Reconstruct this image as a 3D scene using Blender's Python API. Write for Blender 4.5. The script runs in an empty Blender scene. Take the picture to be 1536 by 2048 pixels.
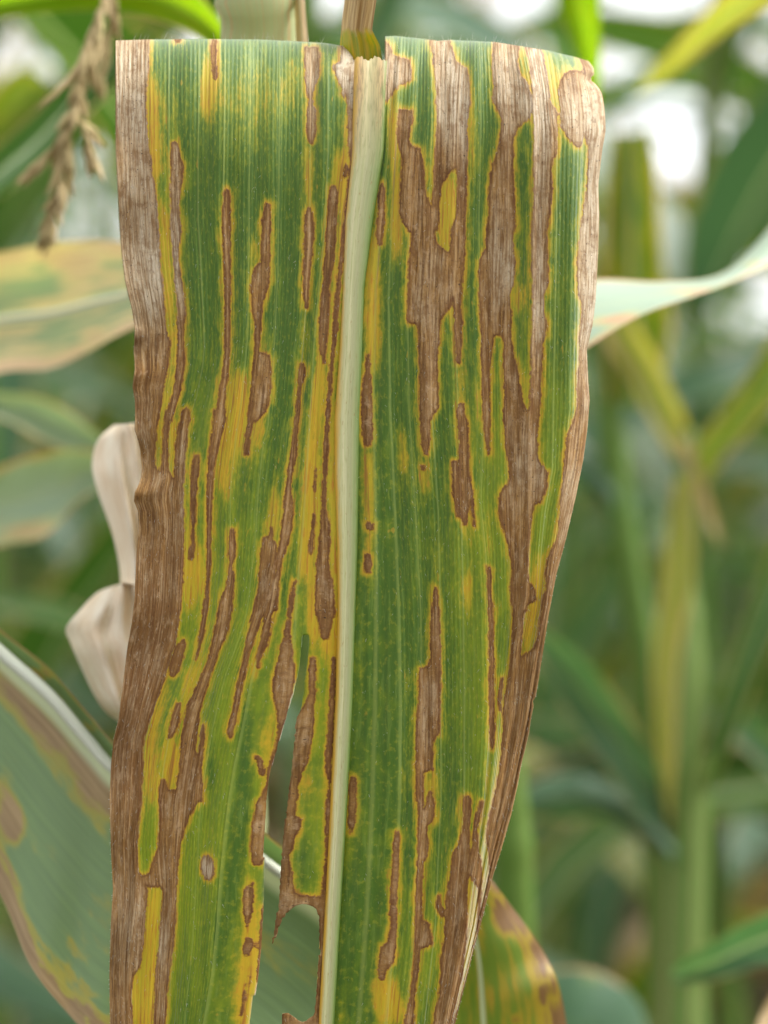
import bpy, math, random
import numpy as np
from mathutils import Vector, Matrix
random.seed(7); rng = np.random.default_rng(7)
scn = bpy.context.scene
COL = scn.collection
R = math.radians

# ------------------------------------------------------------------ camera, sky, sun, exposure
D, S, ZC = 450.0, 0.1, 1100.0          # mm: lens to leaf, mm per photo pixel on the leaf, lens height
cam_d = bpy.data.cameras.new('camera'); cam = bpy.data.objects.new('camera', cam_d); COL.objects.link(cam)
cam.location = (0, -D/1000, ZC/1000); cam.rotation_euler = (R(90), 0, 0)
cam_d.sensor_fit = 'VERTICAL'; cam_d.sensor_height = 24; cam_d.sensor_width = 18
cam_d.lens = 24*D/(2048*S)
cam_d.clip_start = 0.02; cam_d.clip_end = 400
cam_d.dof.use_dof = True; cam_d.dof.focus_distance = (D+1.5)/1000
cam_d.dof.aperture_fstop = cam_d.lens/9.5
scn.camera = cam
SUN_EL, SUN_AZ = 58, 80                # degrees; azimuth clockwise from +Y
w = bpy.data.worlds.new('World'); scn.world = w; w.use_nodes = True
nt = w.node_tree; nt.nodes.clear()
sky = nt.nodes.new('ShaderNodeTexSky'); sky.sky_type = 'NISHITA'; sky.sun_disc = False
sky.sun_elevation = R(SUN_EL); sky.sun_rotation = R(SUN_AZ); sky.dust_density = 3; sky.air_density = 1.0; sky.ozone_density = 1
hs = nt.nodes.new('ShaderNodeHueSaturation'); hs.inputs['Saturation'].default_value = 0.12   # veiled, overcast sky
bg = nt.nodes.new('ShaderNodeBackground'); bg.inputs['Strength'].default_value = 0.15
wo = nt.nodes.new('ShaderNodeOutputWorld')
nt.links.new(sky.outputs[0], hs.inputs['Color']); nt.links.new(hs.outputs[0], bg.inputs[0]); nt.links.new(bg.outputs[0], wo.inputs[0])
sd = bpy.data.lights.new('sun', 'SUN'); sd.energy = 1.0; sd.angle = R(25); sd.color = (1, .96, .9)
sun = bpy.data.objects.new('sun', sd); COL.objects.link(sun)
dv = Vector((math.sin(R(SUN_AZ))*math.cos(R(SUN_EL)), math.cos(R(SUN_AZ))*math.cos(R(SUN_EL)), math.sin(R(SUN_EL))))
sun.rotation_euler = dv.to_track_quat('Z', 'Y').to_euler(); sun.location = (0, 0, 5)
vs = scn.view_settings; vs.view_transform = 'Standard'; vs.look = 'None'; vs.gamma = 1; vs.use_curve_mapping = False
vs.exposure = 1.5
scn.cycles.max_bounces = 8; scn.cycles.use_denoising = True

# ------------------------------------------------------------------ helpers
def W(px, py, dep):
    """photo position at a depth (mm behind the sharp leaf) -> world metres"""
    k = (D+dep)/D*S/1000
    return Vector(((px-768)*k, dep/1000, ZC/1000-(py-1024)*k))

def tag(o, label=None, cat=None, group=None, kind=None):
    for k, v in (('label', label), ('category', cat), ('group', group), ('kind', kind)):
        if v: o[k] = v
    return o

def empty(name, loc, label, cat, group=None):
    o = bpy.data.objects.new(name, None); o.empty_display_size = .02; COL.objects.link(o); o.location = loc
    return tag(o, label, cat, group)

def mesh(name, verts, faces, mat, parent=None, attrs=None, smooth=True, world=True):
    """one mesh object; verts in world space when world, else local to the parent"""
    v = np.asarray(verts, dtype=np.float32)
    org = np.zeros(3, dtype=np.float32)
    if parent is not None and world:
        p, q = parent, Vector((0, 0, 0))
        while p is not None: q += p.location; p = p.parent
        org = np.array(q, dtype=np.float32)
    me = bpy.data.meshes.new(name); me.from_pydata((v-org).tolist(), [], faces if isinstance(faces, list) else faces.tolist()); me.update()
    for k, a in (attrs or {}).items():
        at = me.attributes.new(k, 'FLOAT', 'POINT'); at.data.foreach_set('value', np.asarray(a, dtype=np.float32).ravel())
    if smooth: me.polygons.foreach_set('use_smooth', np.ones(len(me.polygons), dtype=bool))
    me.materials.append(mat)
    o = bpy.data.objects.new(name, me); COL.objects.link(o)
    if parent is not None: o.parent = parent
    return o

def grid_faces(nr, nc):
    i = np.arange(nr-1)[:, None]*nc + np.arange(nc-1)[None, :]
    return np.stack([i, i+1, i+nc+1, i+nc], -1).reshape(-1, 4)

def srgb(r, g, b):
    f = lambda c: (c/255/12.92) if c/255 <= .04045 else ((c/255+.055)/1.055)**2.4
    return (f(r), f(g), f(b), 1)

class N:
    """small wrapper for node building"""
    def __init__(s, name):
        s.m = bpy.data.materials.new(name); s.m.use_nodes = True; s.t = s.m.node_tree; s.t.nodes.clear()
    def put(s, sock, v):
        if isinstance(v, bpy.types.NodeSocket): s.t.links.new(v, sock)
        elif v is not None: sock.default_value = v
    def attr(s, n):
        x = s.t.nodes.new('ShaderNodeAttribute'); x.attribute_name = n; return x.outputs['Fac']
    def op(s, o, a, b=None, c=None, clamp=False):
        x = s.t.nodes.new('ShaderNodeMath'); x.operation = o; x.use_clamp = clamp
        for i, v in enumerate((a, b, c)): s.put(x.inputs[i], v)
        return x.outputs[0]
    def sm(s, v, a, b, lo=0., hi=1.):
        x = s.t.nodes.new('ShaderNodeMapRange'); x.interpolation_type = 'SMOOTHSTEP'
        for n_, k in (('Value', v), ('From Min', a), ('From Max', b), ('To Min', lo), ('To Max', hi)): s.put(x.inputs[n_], k)
        return x.outputs[0]
    def mix(s, f, a, b, mode='MIX'):
        x = s.t.nodes.new('ShaderNodeMix'); x.data_type = 'RGBA'; x.blend_type = mode
        s.put(x.inputs[0], f); s.put(x.inputs[6], a); s.put(x.inputs[7], b); return x.outputs[2]
    def vec(s, x_, y_, z_=0.):
        x = s.t.nodes.new('ShaderNodeCombineXYZ')
        for i, v in enumerate((x_, y_, z_)): s.put(x.inputs[i], v)
        return x.outputs[0]
    def noise(s, v, scale=1., detail=2., rough=.5, dist=0.):
        x = s.t.nodes.new('ShaderNodeTexNoise'); s.put(x.inputs['Vector'], v); x.inputs['Scale'].default_value = scale
        x.inputs['Detail'].default_value = detail; x.inputs['Roughness'].default_value = rough; x.inputs['Distortion'].default_value = dist
        return x.outputs['Fac']
    def obj(s):
        x = s.t.nodes.new('ShaderNodeTexCoord'); return x.outputs['Object']
    def rnd(s):
        return s.t.nodes.new('ShaderNodeObjectInfo').outputs['Random']
    def finish(s, col, rough=.5, spec=.4, bump=None, bdist=.0001, bstr=.5, trans=0., tcol=None, sheen=0.):
        p = s.t.nodes.new('ShaderNodeBsdfPrincipled'); o = s.t.nodes.new('ShaderNodeOutputMaterial')
        s.put(p.inputs['Base Color'], col); s.put(p.inputs['Roughness'], rough); s.put(p.inputs['Specular IOR Level'], spec)
        s.put(p.inputs['Sheen Weight'], sheen); p.inputs['Sheen Roughness'].default_value = .45; p.inputs['Sheen Tint'].default_value = (.94, 1, .98, 1)
        if bump is not None:
            b = s.t.nodes.new('ShaderNodeBump'); b.inputs['Distance'].default_value = bdist; b.inputs['Strength'].default_value = bstr
            s.put(b.inputs['Height'], bump); s.t.links.new(b.outputs[0], p.inputs['Normal'])
        out = p.outputs[0]
        if trans:
            t = s.t.nodes.new('ShaderNodeBsdfTranslucent'); s.put(t.inputs[0], tcol if tcol is not None else col)
            x = s.t.nodes.new('ShaderNodeMixShader'); s.put(x.inputs[0], trans)
            s.t.links.new(out, x.inputs[1]); s.t.links.new(t.outputs[0], x.inputs[2]); out = x.outputs[0]
        s.t.links.new(out, o.inputs[0]); return s.m

# ------------------------------------------------------------------ materials
def soil_mat():
    n = N('soil'); c = n.obj(); a = n.noise(c, 9, 6, .6); b = n.noise(c, 60, 4, .6)
    col = n.mix(n.sm(a, .3, .7), (.030, .021, .015, 1), (.075, .052, .036, 1))
    col = n.mix(n.sm(b, .55, .7), col, (.11, .085, .06, 1))
    return n.finish(col, .95, .1, bump=b, bdist=.02, bstr=.8)

def leaf_mat(name, green, yellow, dry, yel_amt=.35, edge=.12, sheen=.35, rough=.42, rib=(.42, .47, .30, 1), trans=.3, ribw=.06, tboost=1.5):
    """corn leaf: parallel veins, pale rib, yellowing blotches and a dry margin. lu -1..1 across, lv in metres along, dry 0..1"""
    n = N(name); lu, lv, da = n.attr('lu'), n.attr('lv'), n.attr('dry'); rd = n.op('MULTIPLY', n.rnd(), 40)
    v = n.vec(n.op('MULTIPLY', lu, 5.5), n.op('MULTIPLY', lv, 7), rd)
    big = n.noise(v, 1.3, 4, .6)
    fine = n.noise(n.vec(n.op('MULTIPLY', lu, 40), n.op('MULTIPLY', lv, 6), rd), 1, 3, .6)
    au = n.op('ABSOLUTE', lu)
    col = n.mix(n.sm(big, .62-.45*yel_amt, .86-.45*yel_amt), green, yellow)
    col = n.mix(n.op('MULTIPLY', n.sm(fine, .35, .7), .3), col, n.mix(1, col, (1.5, 1.45, 1.2, 1), 'MULTIPLY'))
    ed = n.op('ADD', n.op('ADD', au, n.op('MULTIPLY', n.op('SUBTRACT', big, .5), .5)), n.op('MULTIPLY', n.op('SUBTRACT', fine, .5), .12))
    col = n.mix(n.sm(ed, 1-edge*1.9, 1-edge*1.3), col, yellow)
    dryc = n.mix(n.sm(fine, .3, .7), n.mix(1, dry, (.62, .58, .52, 1), 'MULTIPLY'), dry)
    col = n.mix(n.sm(ed, 1-edge*1.2, 1-edge*.8), col, dryc)
    dd = n.op('ADD', da, n.op('MULTIPLY', n.op('SUBTRACT', big, .5), .9))
    col = n.mix(n.sm(dd, .25, .5), col, yellow)
    col = n.mix(n.sm(dd, .42, .62), col, dryc)
    col = n.mix(n.sm(au, ribw, ribw*.45), col, rib)
    tc = n.mix(1, col, (tboost*1.05, tboost*1.15, tboost*.55, 1), 'MULTIPLY')
    return n.finish(col, rough, sheen, bump=fine, bdist=.0006, bstr=.4, trans=trans, tcol=tc)

GREEN, BLUEG = srgb(72, 106, 46), srgb(84, 116, 84)
YEL, LIME, TAN, PEACH = srgb(176, 158, 44), srgb(128, 148, 40), srgb(186, 160, 122), srgb(214, 180, 140)
M_FIELD = [leaf_mat('leaf_field_green', srgb(60, 94, 36), srgb(120, 132, 46), TAN, .12, .06, sheen=.4),
           leaf_mat('leaf_field_bluish', srgb(72, 106, 76), srgb(112, 132, 74), TAN, .06, .04, sheen=.55, rough=.36),
           leaf_mat('leaf_field_yellowing', srgb(78, 106, 30), srgb(156, 142, 44), TAN, .4, .12)]
M_DRY = leaf_mat('leaf_field_dry', srgb(150, 130, 80), TAN, srgb(176, 152, 116), .6, .3, trans=.2)
M_PALE = leaf_mat('leaf_pale', srgb(150, 170, 148), srgb(180, 184, 128), PEACH, .12, .10, sheen=.6, rough=.36, ribw=.02, trans=.12)
M_PEACH = leaf_mat('leaf_peach', srgb(140, 158, 124), srgb(206, 186, 140), srgb(222, 192, 158), .45, .2, ribw=.12, rib=srgb(226, 214, 168))
M_GREY = leaf_mat('leaf_grey_green', srgb(112, 138, 94), srgb(158, 150, 66), srgb(166, 140, 102), .12, .10, ribw=.10, rib=srgb(206, 214, 178), sheen=.5, rough=.42, trans=.15)
M_SICK = leaf_mat('leaf_sick_yellow', srgb(102, 124, 42), srgb(158, 136, 44), srgb(132, 100, 62), .45, .22, ribw=.05, trans=.2)
M_GLOW = leaf_mat('leaf_backlit_lime', srgb(112, 146, 24), srgb(160, 164, 32), TAN, .3, .04, trans=.55, ribw=.05, rib=srgb(150, 170, 60), tboost=1.25)
M_OLIVE = leaf_mat('leaf_olive', srgb(120, 134, 44), srgb(172, 156, 70), TAN, .5, .15, trans=.4)

def stalk_mat(name, base, stripe, amt):
    n = N(name); lu, lv = n.attr('lu'), n.attr('lv'); rd = n.op('MULTIPLY', n.rnd(), 30)
    st = n.noise(n.vec(n.op('MULTIPLY', lu, 9), n.op('MULTIPLY', lv, 1.5), rd), 1.2, 3, .6)
    f = n.noise(n.vec(n.op('MULTIPLY', lu, 60), n.op('MULTIPLY', lv, 5), rd), 1, 2, .6)
    col = n.mix(n.sm(st, .62-.4*amt, .8-.4*amt), base, stripe)
    col = n.mix(n.op('MULTIPLY', n.sm(f, .4, .7), .3), col, n.mix(1, col, (.6, .6, .55, 1), 'MULTIPLY'))
    return n.finish(col, .5, .3, bump=f, bdist=.0006, bstr=.5)
M_STALK = stalk_mat('stalk_green', srgb(90, 126, 44), srgb(140, 134, 78), .3)
M_STALKB = stalk_mat('stalk_bright_green', srgb(98, 136, 58), srgb(146, 142, 88), .4)
M_RIBW = stalk_mat('rib_white', srgb(236, 240, 222), srgb(196, 214, 176), .35)
M_STALKP = stalk_mat('stalk_pale', srgb(186, 194, 140), srgb(206, 180, 128), .35)
def tassel_mat():
    n = N('tassel_straw'); a = n.noise(n.obj(), 700, 3); b = n.rnd()
    col = n.mix(n.sm(a, .3, .7), srgb(170, 146, 100), srgb(206, 186, 142)); col = n.mix(n.op('MULTIPLY', b, .5), col, srgb(160, 148, 96))
    return n.finish(col, .7, .2, trans=.15)
M_TASSEL = tassel_mat()
def husk_mat():
    n = N('husk_cream'); lu, lv = n.attr('lu'), n.attr('lv')
    f = n.noise(n.vec(n.op('MULTIPLY', lu, 16), n.op('MULTIPLY', lv, 3)), 1, 4, .6); b = n.noise(n.vec(n.op('MULTIPLY', lu, 4), n.op('MULTIPLY', lv, 7)), 1, 4, .6)
    col = n.mix(n.sm(b, .35, .68), srgb(252, 240, 216), srgb(240, 218, 186)); col = n.mix(n.op('MULTIPLY', n.sm(f, .45, .7), .4), col, srgb(214, 188, 152))
    return n.finish(col, .7, .2, bump=f, bdist=.0015, bstr=.6, trans=.12)
M_HUSK = husk_mat()

# ------------------------------------------------------------------ ground
g = 150
soil = mesh('soil', [(-g, -g, 0), (g, -g, 0), (g, g, 0), (-g, g, 0)], [[0, 1, 2, 3]], soil_mat()); tag(soil, kind='structure')

# ------------------------------------------------------------------ general leaf and stalk builders
def spline(pts, n):
    p = np.asarray(pts, float); t = np.linspace(0, len(p)-1, n); i = np.clip(t.astype(int), 0, len(p)-2); f = (t-i)[:, None]
    a = p[np.clip(i-1, 0, None)]; b = p[i]; c = p[i+1]; d = p[np.clip(i+2, None, len(p)-1)]
    return .5*((2*b)+(c-a)*f+(2*a-5*b+4*c-d)*f**2+(3*b-a-3*c+d)*f**3)

def edge_leaf(name, parent, mat, L, Rr, dep, mid=.5, bulge=6, wave=2.0, nr=46, nc=25, dry=None, ribh=0, midrib=None, seed=0, tilt=0, pleat=0):
    """a leaf between two margins given in photo pixels at depths dep (mm): bulge is the mm its middle sits behind (+) or in front (-)"""
    r = np.random.default_rng(seed+len(L)*13)
    dl = np.interp(np.linspace(0, 1, len(L)), np.linspace(0, 1, len(dep)), dep)
    Lp = spline([(a, b, c) for (a, b), c in zip(L, dl)], nr); Rp = spline([(a, b, c) for (a, b), c in zip(Rr, dl)], nr)
    ph = r.uniform(0, 6, 4); vs_, lu, lv, dr = [], [], [], []
    for i in range(nr):
        s = i/(nr-1)
        for j in range(nc):
            t = j/(nc-1); u = (t-mid)/(mid if t < mid else 1-mid)
            p = Lp[i]*(1-t)+Rp[i]*t
            d = p[2] + bulge*(1-u*u) + wave*abs(u)**2*math.sin(s*11+ph[0]+(2.5 if u > 0 else 0)) + wave*.4*math.sin(s*27+ph[1]+u*3)*abs(u)
            d += tilt*(t-.5)+pleat*(math.sin(u*7+s*2+ph[2])+.6*math.sin(u*15+ph[3]-s*3))*(1-abs(u)**3)
            if ribh and abs(u) < .1: d -= ribh*math.sqrt(max(0, 1-(u/.1)**2))
            vs_.append(W(p[0], p[1], d)); lu.append(u); lv.append(s*len(L)*.07)
            dr.append(sum(k*math.exp(-((p[0]-x)/rx)**2-((p[1]-y)/ry)**2) for x, y, rx, ry, k in (dry or [])))
    o = mesh(name, vs_, grid_faces(nr, nc), mat, parent, dict(lu=lu, lv=lv, dry=dr))
    if midrib:
        m_, wpx = midrib                                         # its rib as a raised sub-part
        P = [W(*(Lp[i]*(1-mid)+Rp[i]*mid)[:2], Lp[i][2]*(1-mid)+Rp[i][2]*mid+bulge-1.0) for i in range(0, nr, 2)]
        tube('midrib', P, [wpx*S/2000*(1-.35*i/len(P)) for i in range(len(P))], m_, o)
    return o

def tube(name, pts, rad, mat, parent, ns=10, world=True, flat=None):
    v, lu, lv = [], [], []; L = 0
    for i, p in enumerate(pts):
        a = pts[max(i-1, 0)]; b = pts[min(i+1, len(pts)-1)]; t = (Vector(b)-Vector(a)).normalized()
        x = t.cross(Vector((0, 1, 0.01))); x.normalize(); y = t.cross(x)
        if i: L += (Vector(p)-Vector(pts[i-1])).length
        for k in range(ns+1):
            an = 2*math.pi*k/ns; q = Vector(p)+x*math.cos(an)*rad[i]+y*math.sin(an)*rad[i]*(flat or 1); v.append(q); lu.append(math.cos(an)); lv.append(L)
    return mesh(name, v, grid_faces(len(pts), ns+1), mat, parent, dict(lu=lu, lv=lv), world=world)

def stalk(parent, pts, wpx, mat, n=24):
    """stalk through (px,py,dep) points with widths in photo pixels, swollen at its nodes"""
    P = spline(pts, n); Wd = np.interp(np.linspace(0, 1, n), np.linspace(0, 1, len(wpx)), wpx)
    pts3 = [W(*p) for p in P]
    rad = [wd*S/2000*(D+p[2])/D*(1.0+.14*(i % 8 == 4)) for i, (wd, p) in enumerate(zip(Wd, P))]
    q = pts3[-1].copy()                                          # down to the soil below the frame
    if q.z > .02: pts3.append(Vector((q.x, q.y, .0))); rad.append(rad[-1])
    return tube('stalk', pts3, rad, mat, parent, 14)

def ground_under(px, dep): q = W(px, 2048, dep); return (q.x, q.y, 0)

# ================================================================== THE SPOTTED LEAF
# vein curves, (photo y, photo x), from the left margin to the right margin
CUR = [
 [(60,231),(150,231),(300,232),(400,237),(500,243),(560,250),(620,264),(660,270),(700,268),(740,270),(775,265),(800,270),(860,270),(900,281),(940,284),(960,281),(985,270),(1003,268),(1022,276),(1060,278),(1100,273),(1150,271),(1200,269),(1250,263),(1300,254),(1400,242),(1440,237),(1480,227),(1530,222),(1600,219),(1700,222),(1780,226),(1850,222),(1950,219),(2070,221)],
 None,
 [(60,398),(300,396),(440,396),(570,403),(690,408),(730,405),(790,393),(838,379),(921,369),(989,366),(1100,364),(1220,358),(1285,349),(1362,325),(1410,308),(1481,289),(1538,286),(1600,284),(1681,274),(1800,275),(1950,262),(2070,262)],
 [(60,450),(200,449),(400,446),(570,455),(690,456),(760,450),(840,440),(905,430),(972,421),(1057,417),(1125,417),(1220,411),(1268,403),(1335,384),(1390,366),(1437,348),(1481,336),(1538,326),(1600,318),(1682,315),(1780,323),(1902,316),(2070,306)],
 [(60,501),(398,498),(440,498),(677,494),(745,488),(812,481),(871,472),(962,462),(1023,460),(1131,460),(1192,452),(1240,446),(1312,430),(1369,411),(1420,394),(1464,384),(1538,372),(1600,362),(1715,352),(1834,350),(1950,342),(2070,332)],
 [(60,559),(365,557),(541,555),(677,549),(778,542),(854,535),(888,526),(989,515),(1074,510),(1186,498),(1227,493),(1274,479),(1352,450),(1403,437),(1464,423),(1580,403),(1648,398),(1715,395),(1834,388),(1900,384),(2070,366)],
 [(60,620),(365,620),(474,618),(609,611),(728,602),(829,592),(854,588),(955,580),(1023,572),(1108,560),(1158,551),(1220,540),(1268,524),(1362,501),(1437,488),(1538,467),(1600,457),(1665,449),(1749,440),(1851,433),(1952,422),(2070,402)],
 [(60,655),(300,655),(460,648),(575,637),(677,628),(778,622),(871,616),(989,609),(1108,600),(1192,592),(1268,588),(1403,578),(1500,560),(1600,548),(1750,540),(1900,533),(2070,515)],
 [(60,714),(120,712),(300,706),(440,691),(575,687),(700,681),(840,671),(950,671),(1100,676),(1220,678),(1400,674),(1580,665),(1700,659),(1850,651),(2070,639)],
 [(60,768),(120,768),(300,762),(440,740),(575,723),(700,719),(840,713),(950,711),(1100,709),(1220,705),(1400,699),(1580,689),(1700,682),(1850,673),(2070,660)],
 None,
 [(60,804),(240,794),(440,783),(600,777),(820,780),(1023,790),(1220,798),(1403,801),(1600,800),(1850,790),(2070,770)],
 [(60,836),(240,828),(440,818),(600,814),(820,818),(1023,830),(1220,841),(1403,843),(1600,842),(1850,830),(2070,808)],
 [(60,868),(240,872),(400,866),(600,859),(820,862),(1023,876),(1220,880),(1600,881),(1850,870),(2070,845)],
 [(60,925),(240,915),(400,913),(600,907),(820,915),(1023,921),(1220,925),(1403,928),(1600,927),(1850,908),(2070,876)],
 [(60,957),(240,961),(440,957),(600,958),(820,967),(1006,961),(1108,971),(1220,974),(1403,978),(1500,973),(1600,966),(1700,953),(1850,934),(2070,890)],
 [(60,1005),(240,1016),(440,1016),(660,1010),(820,1010),(1010,1015),(1220,1020),(1403,1003),(1500,994),(1600,983),(1700,966),(1850,943),(2070,894)],
 [(60,1040),(178,1065),(300,1067),(460,1065),(745,1062),(890,1056),(1057,1057),(1192,1052),(1300,1034),(1437,1025),(1538,1010),(1600,999),(1700,978),(1850,949),(2070,897)],
 [(60,1085),(263,1113),(440,1112),(820,1106),(938,1104),(1023,1089),(1090,1082),(1220,1074),(1300,1058),(1437,1043),(1538,1024),(1600,1011),(1700,986),(1850,953),(2070,899)],
 [(60,1120),(120,1150),(229,1162),(460,1155),(820,1151),(938,1137),(1100,1108),(1220,1090),(1300,1075),(1437,1054),(1538,1033),(1600,1020),(1700,993),(1850,957),(2070,901)],
 [(60,1150),(118,1172),(136,1186),(152,1187),(156,1180),(164,1182),(172,1194),(190,1204),(230,1209),(262,1210),(300,1203),(370,1195),(430,1197),(500,1195),(600,1190),(650,1184),(700,1172),(760,1175),(800,1178),(860,1173),(920,1165),(990,1151),(1080,1130),(1150,1111),(1230,1096),(1290,1087),(1360,1076),(1394,1070),(1402,1064),(1412,1066),(1440,1060),(1465,1057),(1490,1051),(1530,1041),(1570,1034),(1630,1021),(1700,1001),(1750,985),(1830,965),(1900,946),(1960,931),(2010,918),(2070,903)],
]
def curve(i, y):
    if i == 1: return curve(0, y)*.36+curve(2, y)*.64
    if i == 10: return curve(9, y)*.5+curve(11, y)*.5
    c = CUR[i]; return np.interp(y, [a for a, b in c], [b for a, b in c])
NCU = len(CUR)
TOPC = [(200,82),(231,82),(300,80),(400,79),(520,80),(600,84),(650,87),(685,93),(700,104),(716,118),(740,112),(758,84),(768,74),(790,73),(850,79),(876,83),(900,81),(990,85),(1040,93),(1100,103),(1150,117),(1178,127),(1215,140)]
def top_y(x): return np.interp(x, [a for a, b in TOPC], [b for a, b in TOPC])

# ---- pigment maps: dead tissue, yellowing; rows (y, left, right) in enlarged tiles of the photograph
X0, Y0, GW, GH = 190, 40, 1050, 2040
TL = {'a': (200, 60), 'b': (700, 60), 'c': (200, 440), 'd': (700, 440), 'e': (200, 820), 'f': (700, 820), 'g': (200, 1200), 'h': (640, 1200), 'i': (200, 1580), 'j': (620, 1580)}
def raster(strips):
    M = np.zeros((GH, GW), bool); xs = np.arange(GW)+X0
    for t, rows in strips:
        ox, oy = TL[t]; k = 1/2.844 if t == 'j' else 1/2.9538
        ys = np.array([r[0]*k+oy for r in rows]); l = np.array([r[1]*k+ox for r in rows]); r_ = np.array([r[2]*k+ox for r in rows])
        for y in range(max(int(np.ceil(ys[0])), Y0), min(int(ys[-1])+1, Y0+GH)):
            a, b = np.interp(y, ys, l), np.interp(y, ys, r_); M[y-Y0] |= (xs >= a) & (xs <= b)
    return M
def blur(A, r, n=2):
    A = A.astype(np.float32)
    for _ in range(n):
        for ax in (0, 1):
            rr = r if np.isscalar(r) else r[ax]
            if rr < 1: continue
            P = np.pad(A, [(rr+1, rr) if k == ax else (0, 0) for k in (0, 1)], mode='edge').cumsum(ax, dtype=np.float64)
            n_ = A.shape[ax]
            A = ((np.take(P, range(2*rr+1, 2*rr+1+n_), ax)-np.take(P, range(0, n_), ax))/(2*rr+1)).astype(np.float32)
    return A
def dist_to(M, Rm=34):
    d = np.full(M.shape, 999., np.float32); run = np.full(M.shape[1], 999., np.float32)
    for y in range(M.shape[0]): run = np.where(M[y], 0, run+1); d[y] = run
    run[:] = 999.
    for y in range(M.shape[0]-1, -1, -1): run = np.where(M[y], 0, run+1); d[y] = np.minimum(d[y], run)
    d2 = np.minimum(d, 99)**2; out = d2.copy()
    for k in range(1, Rm):
        out[:, k:] = np.minimum(out[:, k:], d2[:, :-k]+k*k); out[:, :-k] = np.minimum(out[:, :-k], d2[:, k:]+k*k)
    return np.minimum(np.sqrt(out), Rm)

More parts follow.
